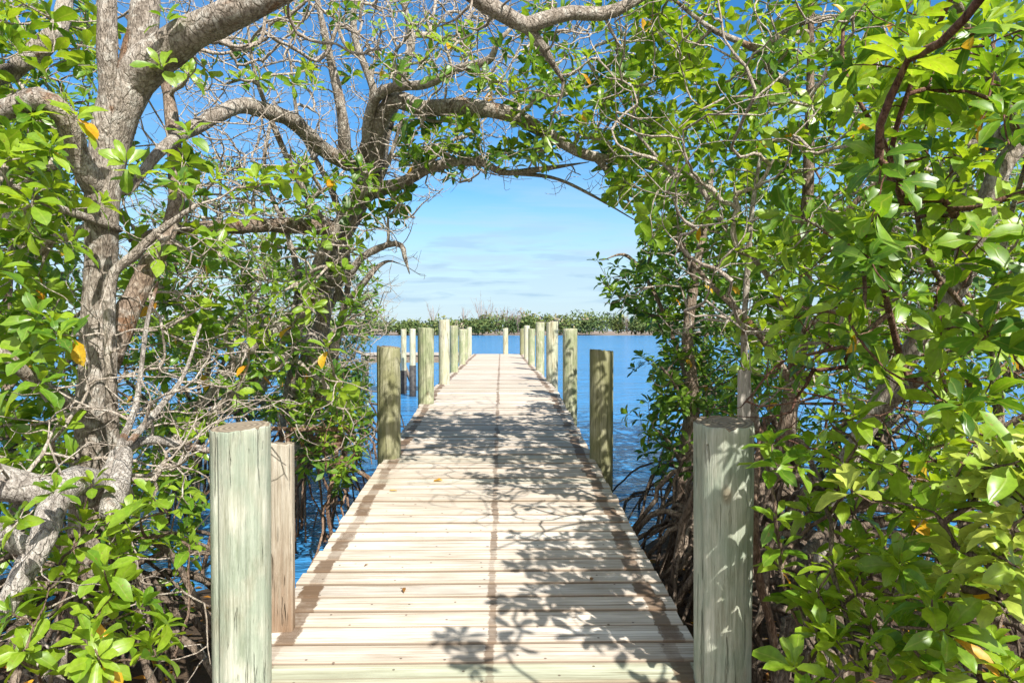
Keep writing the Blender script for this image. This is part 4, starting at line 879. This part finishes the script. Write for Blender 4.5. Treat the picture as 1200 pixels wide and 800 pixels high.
for lb, px, top, sp_ in (('leafless twiggy tree on the far shore, leftmost above the left posts', 507, 358, 1.6), ('tallest leafless tree on the far shore, right of the pale left posts', 564, 352, 2.6), ('spreading leafless tree on the far shore left of the lone end post', 583, 361, 2.6), ('leafless tree on the far shore directly behind the lone end post', 594, 362, 2.4), ('slim leafless tree on the far shore above the right row of posts', 607, 366, 1.8), ('pale leafless tree on the far shore at the right end of open water', 735, 366, 2.4), ('low leafless tree on the far shore behind the left row of posts', 543, 362, 2.2), ('broad pale leafless tree on the far shore between the tallest one and its right neighbour', 573, 357, 2.4), ('small leafless tree on the far shore next to the leaves at right', 752, 368, 2.4)):
    bare_tree(lb, px, top, 236 + rng.uniform(-2, 6), sp_)

# ------------------------------------------------------------------ fallen leaves on the deck
def fallen(px, py, label, tint, size, name='fallen_leaf'):
    lo, hi_ = 1.5, 24
    for _ in range(50):
        mid = (lo + hi_) / 2
        if P(px, py, mid)[2] > deck_z(mid): lo = mid
        else: hi_ = mid
    p = P(px, py, lo); lf = Leaves(); a = rng.uniform(0, 6.28)
    lf.leaf(np.array([0, 0, 0.0]), np.array([math.cos(a), math.sin(a), 0.05]), np.array([rng.normal(0, .2), rng.normal(0, .2), 1]), size, tint)
    o = lf.build(name, M_LEAF, None); p[2] = deck_z(p[1]) + 0.008; o.location = p
    setp(o, label, 'leaf', 'fallen leaves on the boardwalk')
fallen(519, 564, 'fallen orange yellow leaf lying on the left half of the boardwalk', 0.978, 0.085)
fallen(456, 576, 'small pale yellow leaf lying near the left deck edge', 0.973, 0.06)
fallen(474, 690, 'curled dark brown leaf lying on the planks left of the middle line', 1.0, 0.045)
fallen(432, 662, 'tiny dark leaf scrap near the left brown strip', 1.0, 0.03)
fallen(694, 678, 'small dark leaf scrap on the shaded right half of the deck', 1.0, 0.04)

# leaf litter on the mud of both banks
LL = Leaves()
for _ in range(2600):
    x = rng.uniform(1.05, 4.5) * rng.choice([-1, 1]); y = rng.uniform(0.8, 5.2); z = gz(x, y)
    if z < -0.02: continue
    a = rng.uniform(0, 6.28)
    LL.leaf(np.array([x, y, z + 0.012]), np.array([math.cos(a), math.sin(a), rng.normal(0, .15)]), np.array([rng.normal(0, .3), rng.normal(0, .3), 1]), rng.uniform(0.05, 0.1), rng.choice([0.98, 0.995, 1.0, 1.0, 1.0]), False)
setp(LL.build('leaf_litter', M_LEAF, None), 'brown leaf litter scattered on the mud of both banks', 'leaf litter', kind='stuff')

# ------------------------------------------------------------------ render settings
sc.view_settings.view_transform = 'Standard'; sc.view_settings.look = 'None'; sc.view_settings.exposure = 0.95; sc.view_settings.gamma = 1
sc.cycles.max_bounces = 8; sc.cycles.diffuse_bounces = 4; sc.cycles.transmission_bounces = 4; sc.cycles.glossy_bounces = 3
sc.cycles.use_denoising = True
sc.cycles.sample_clamp_indirect = 6
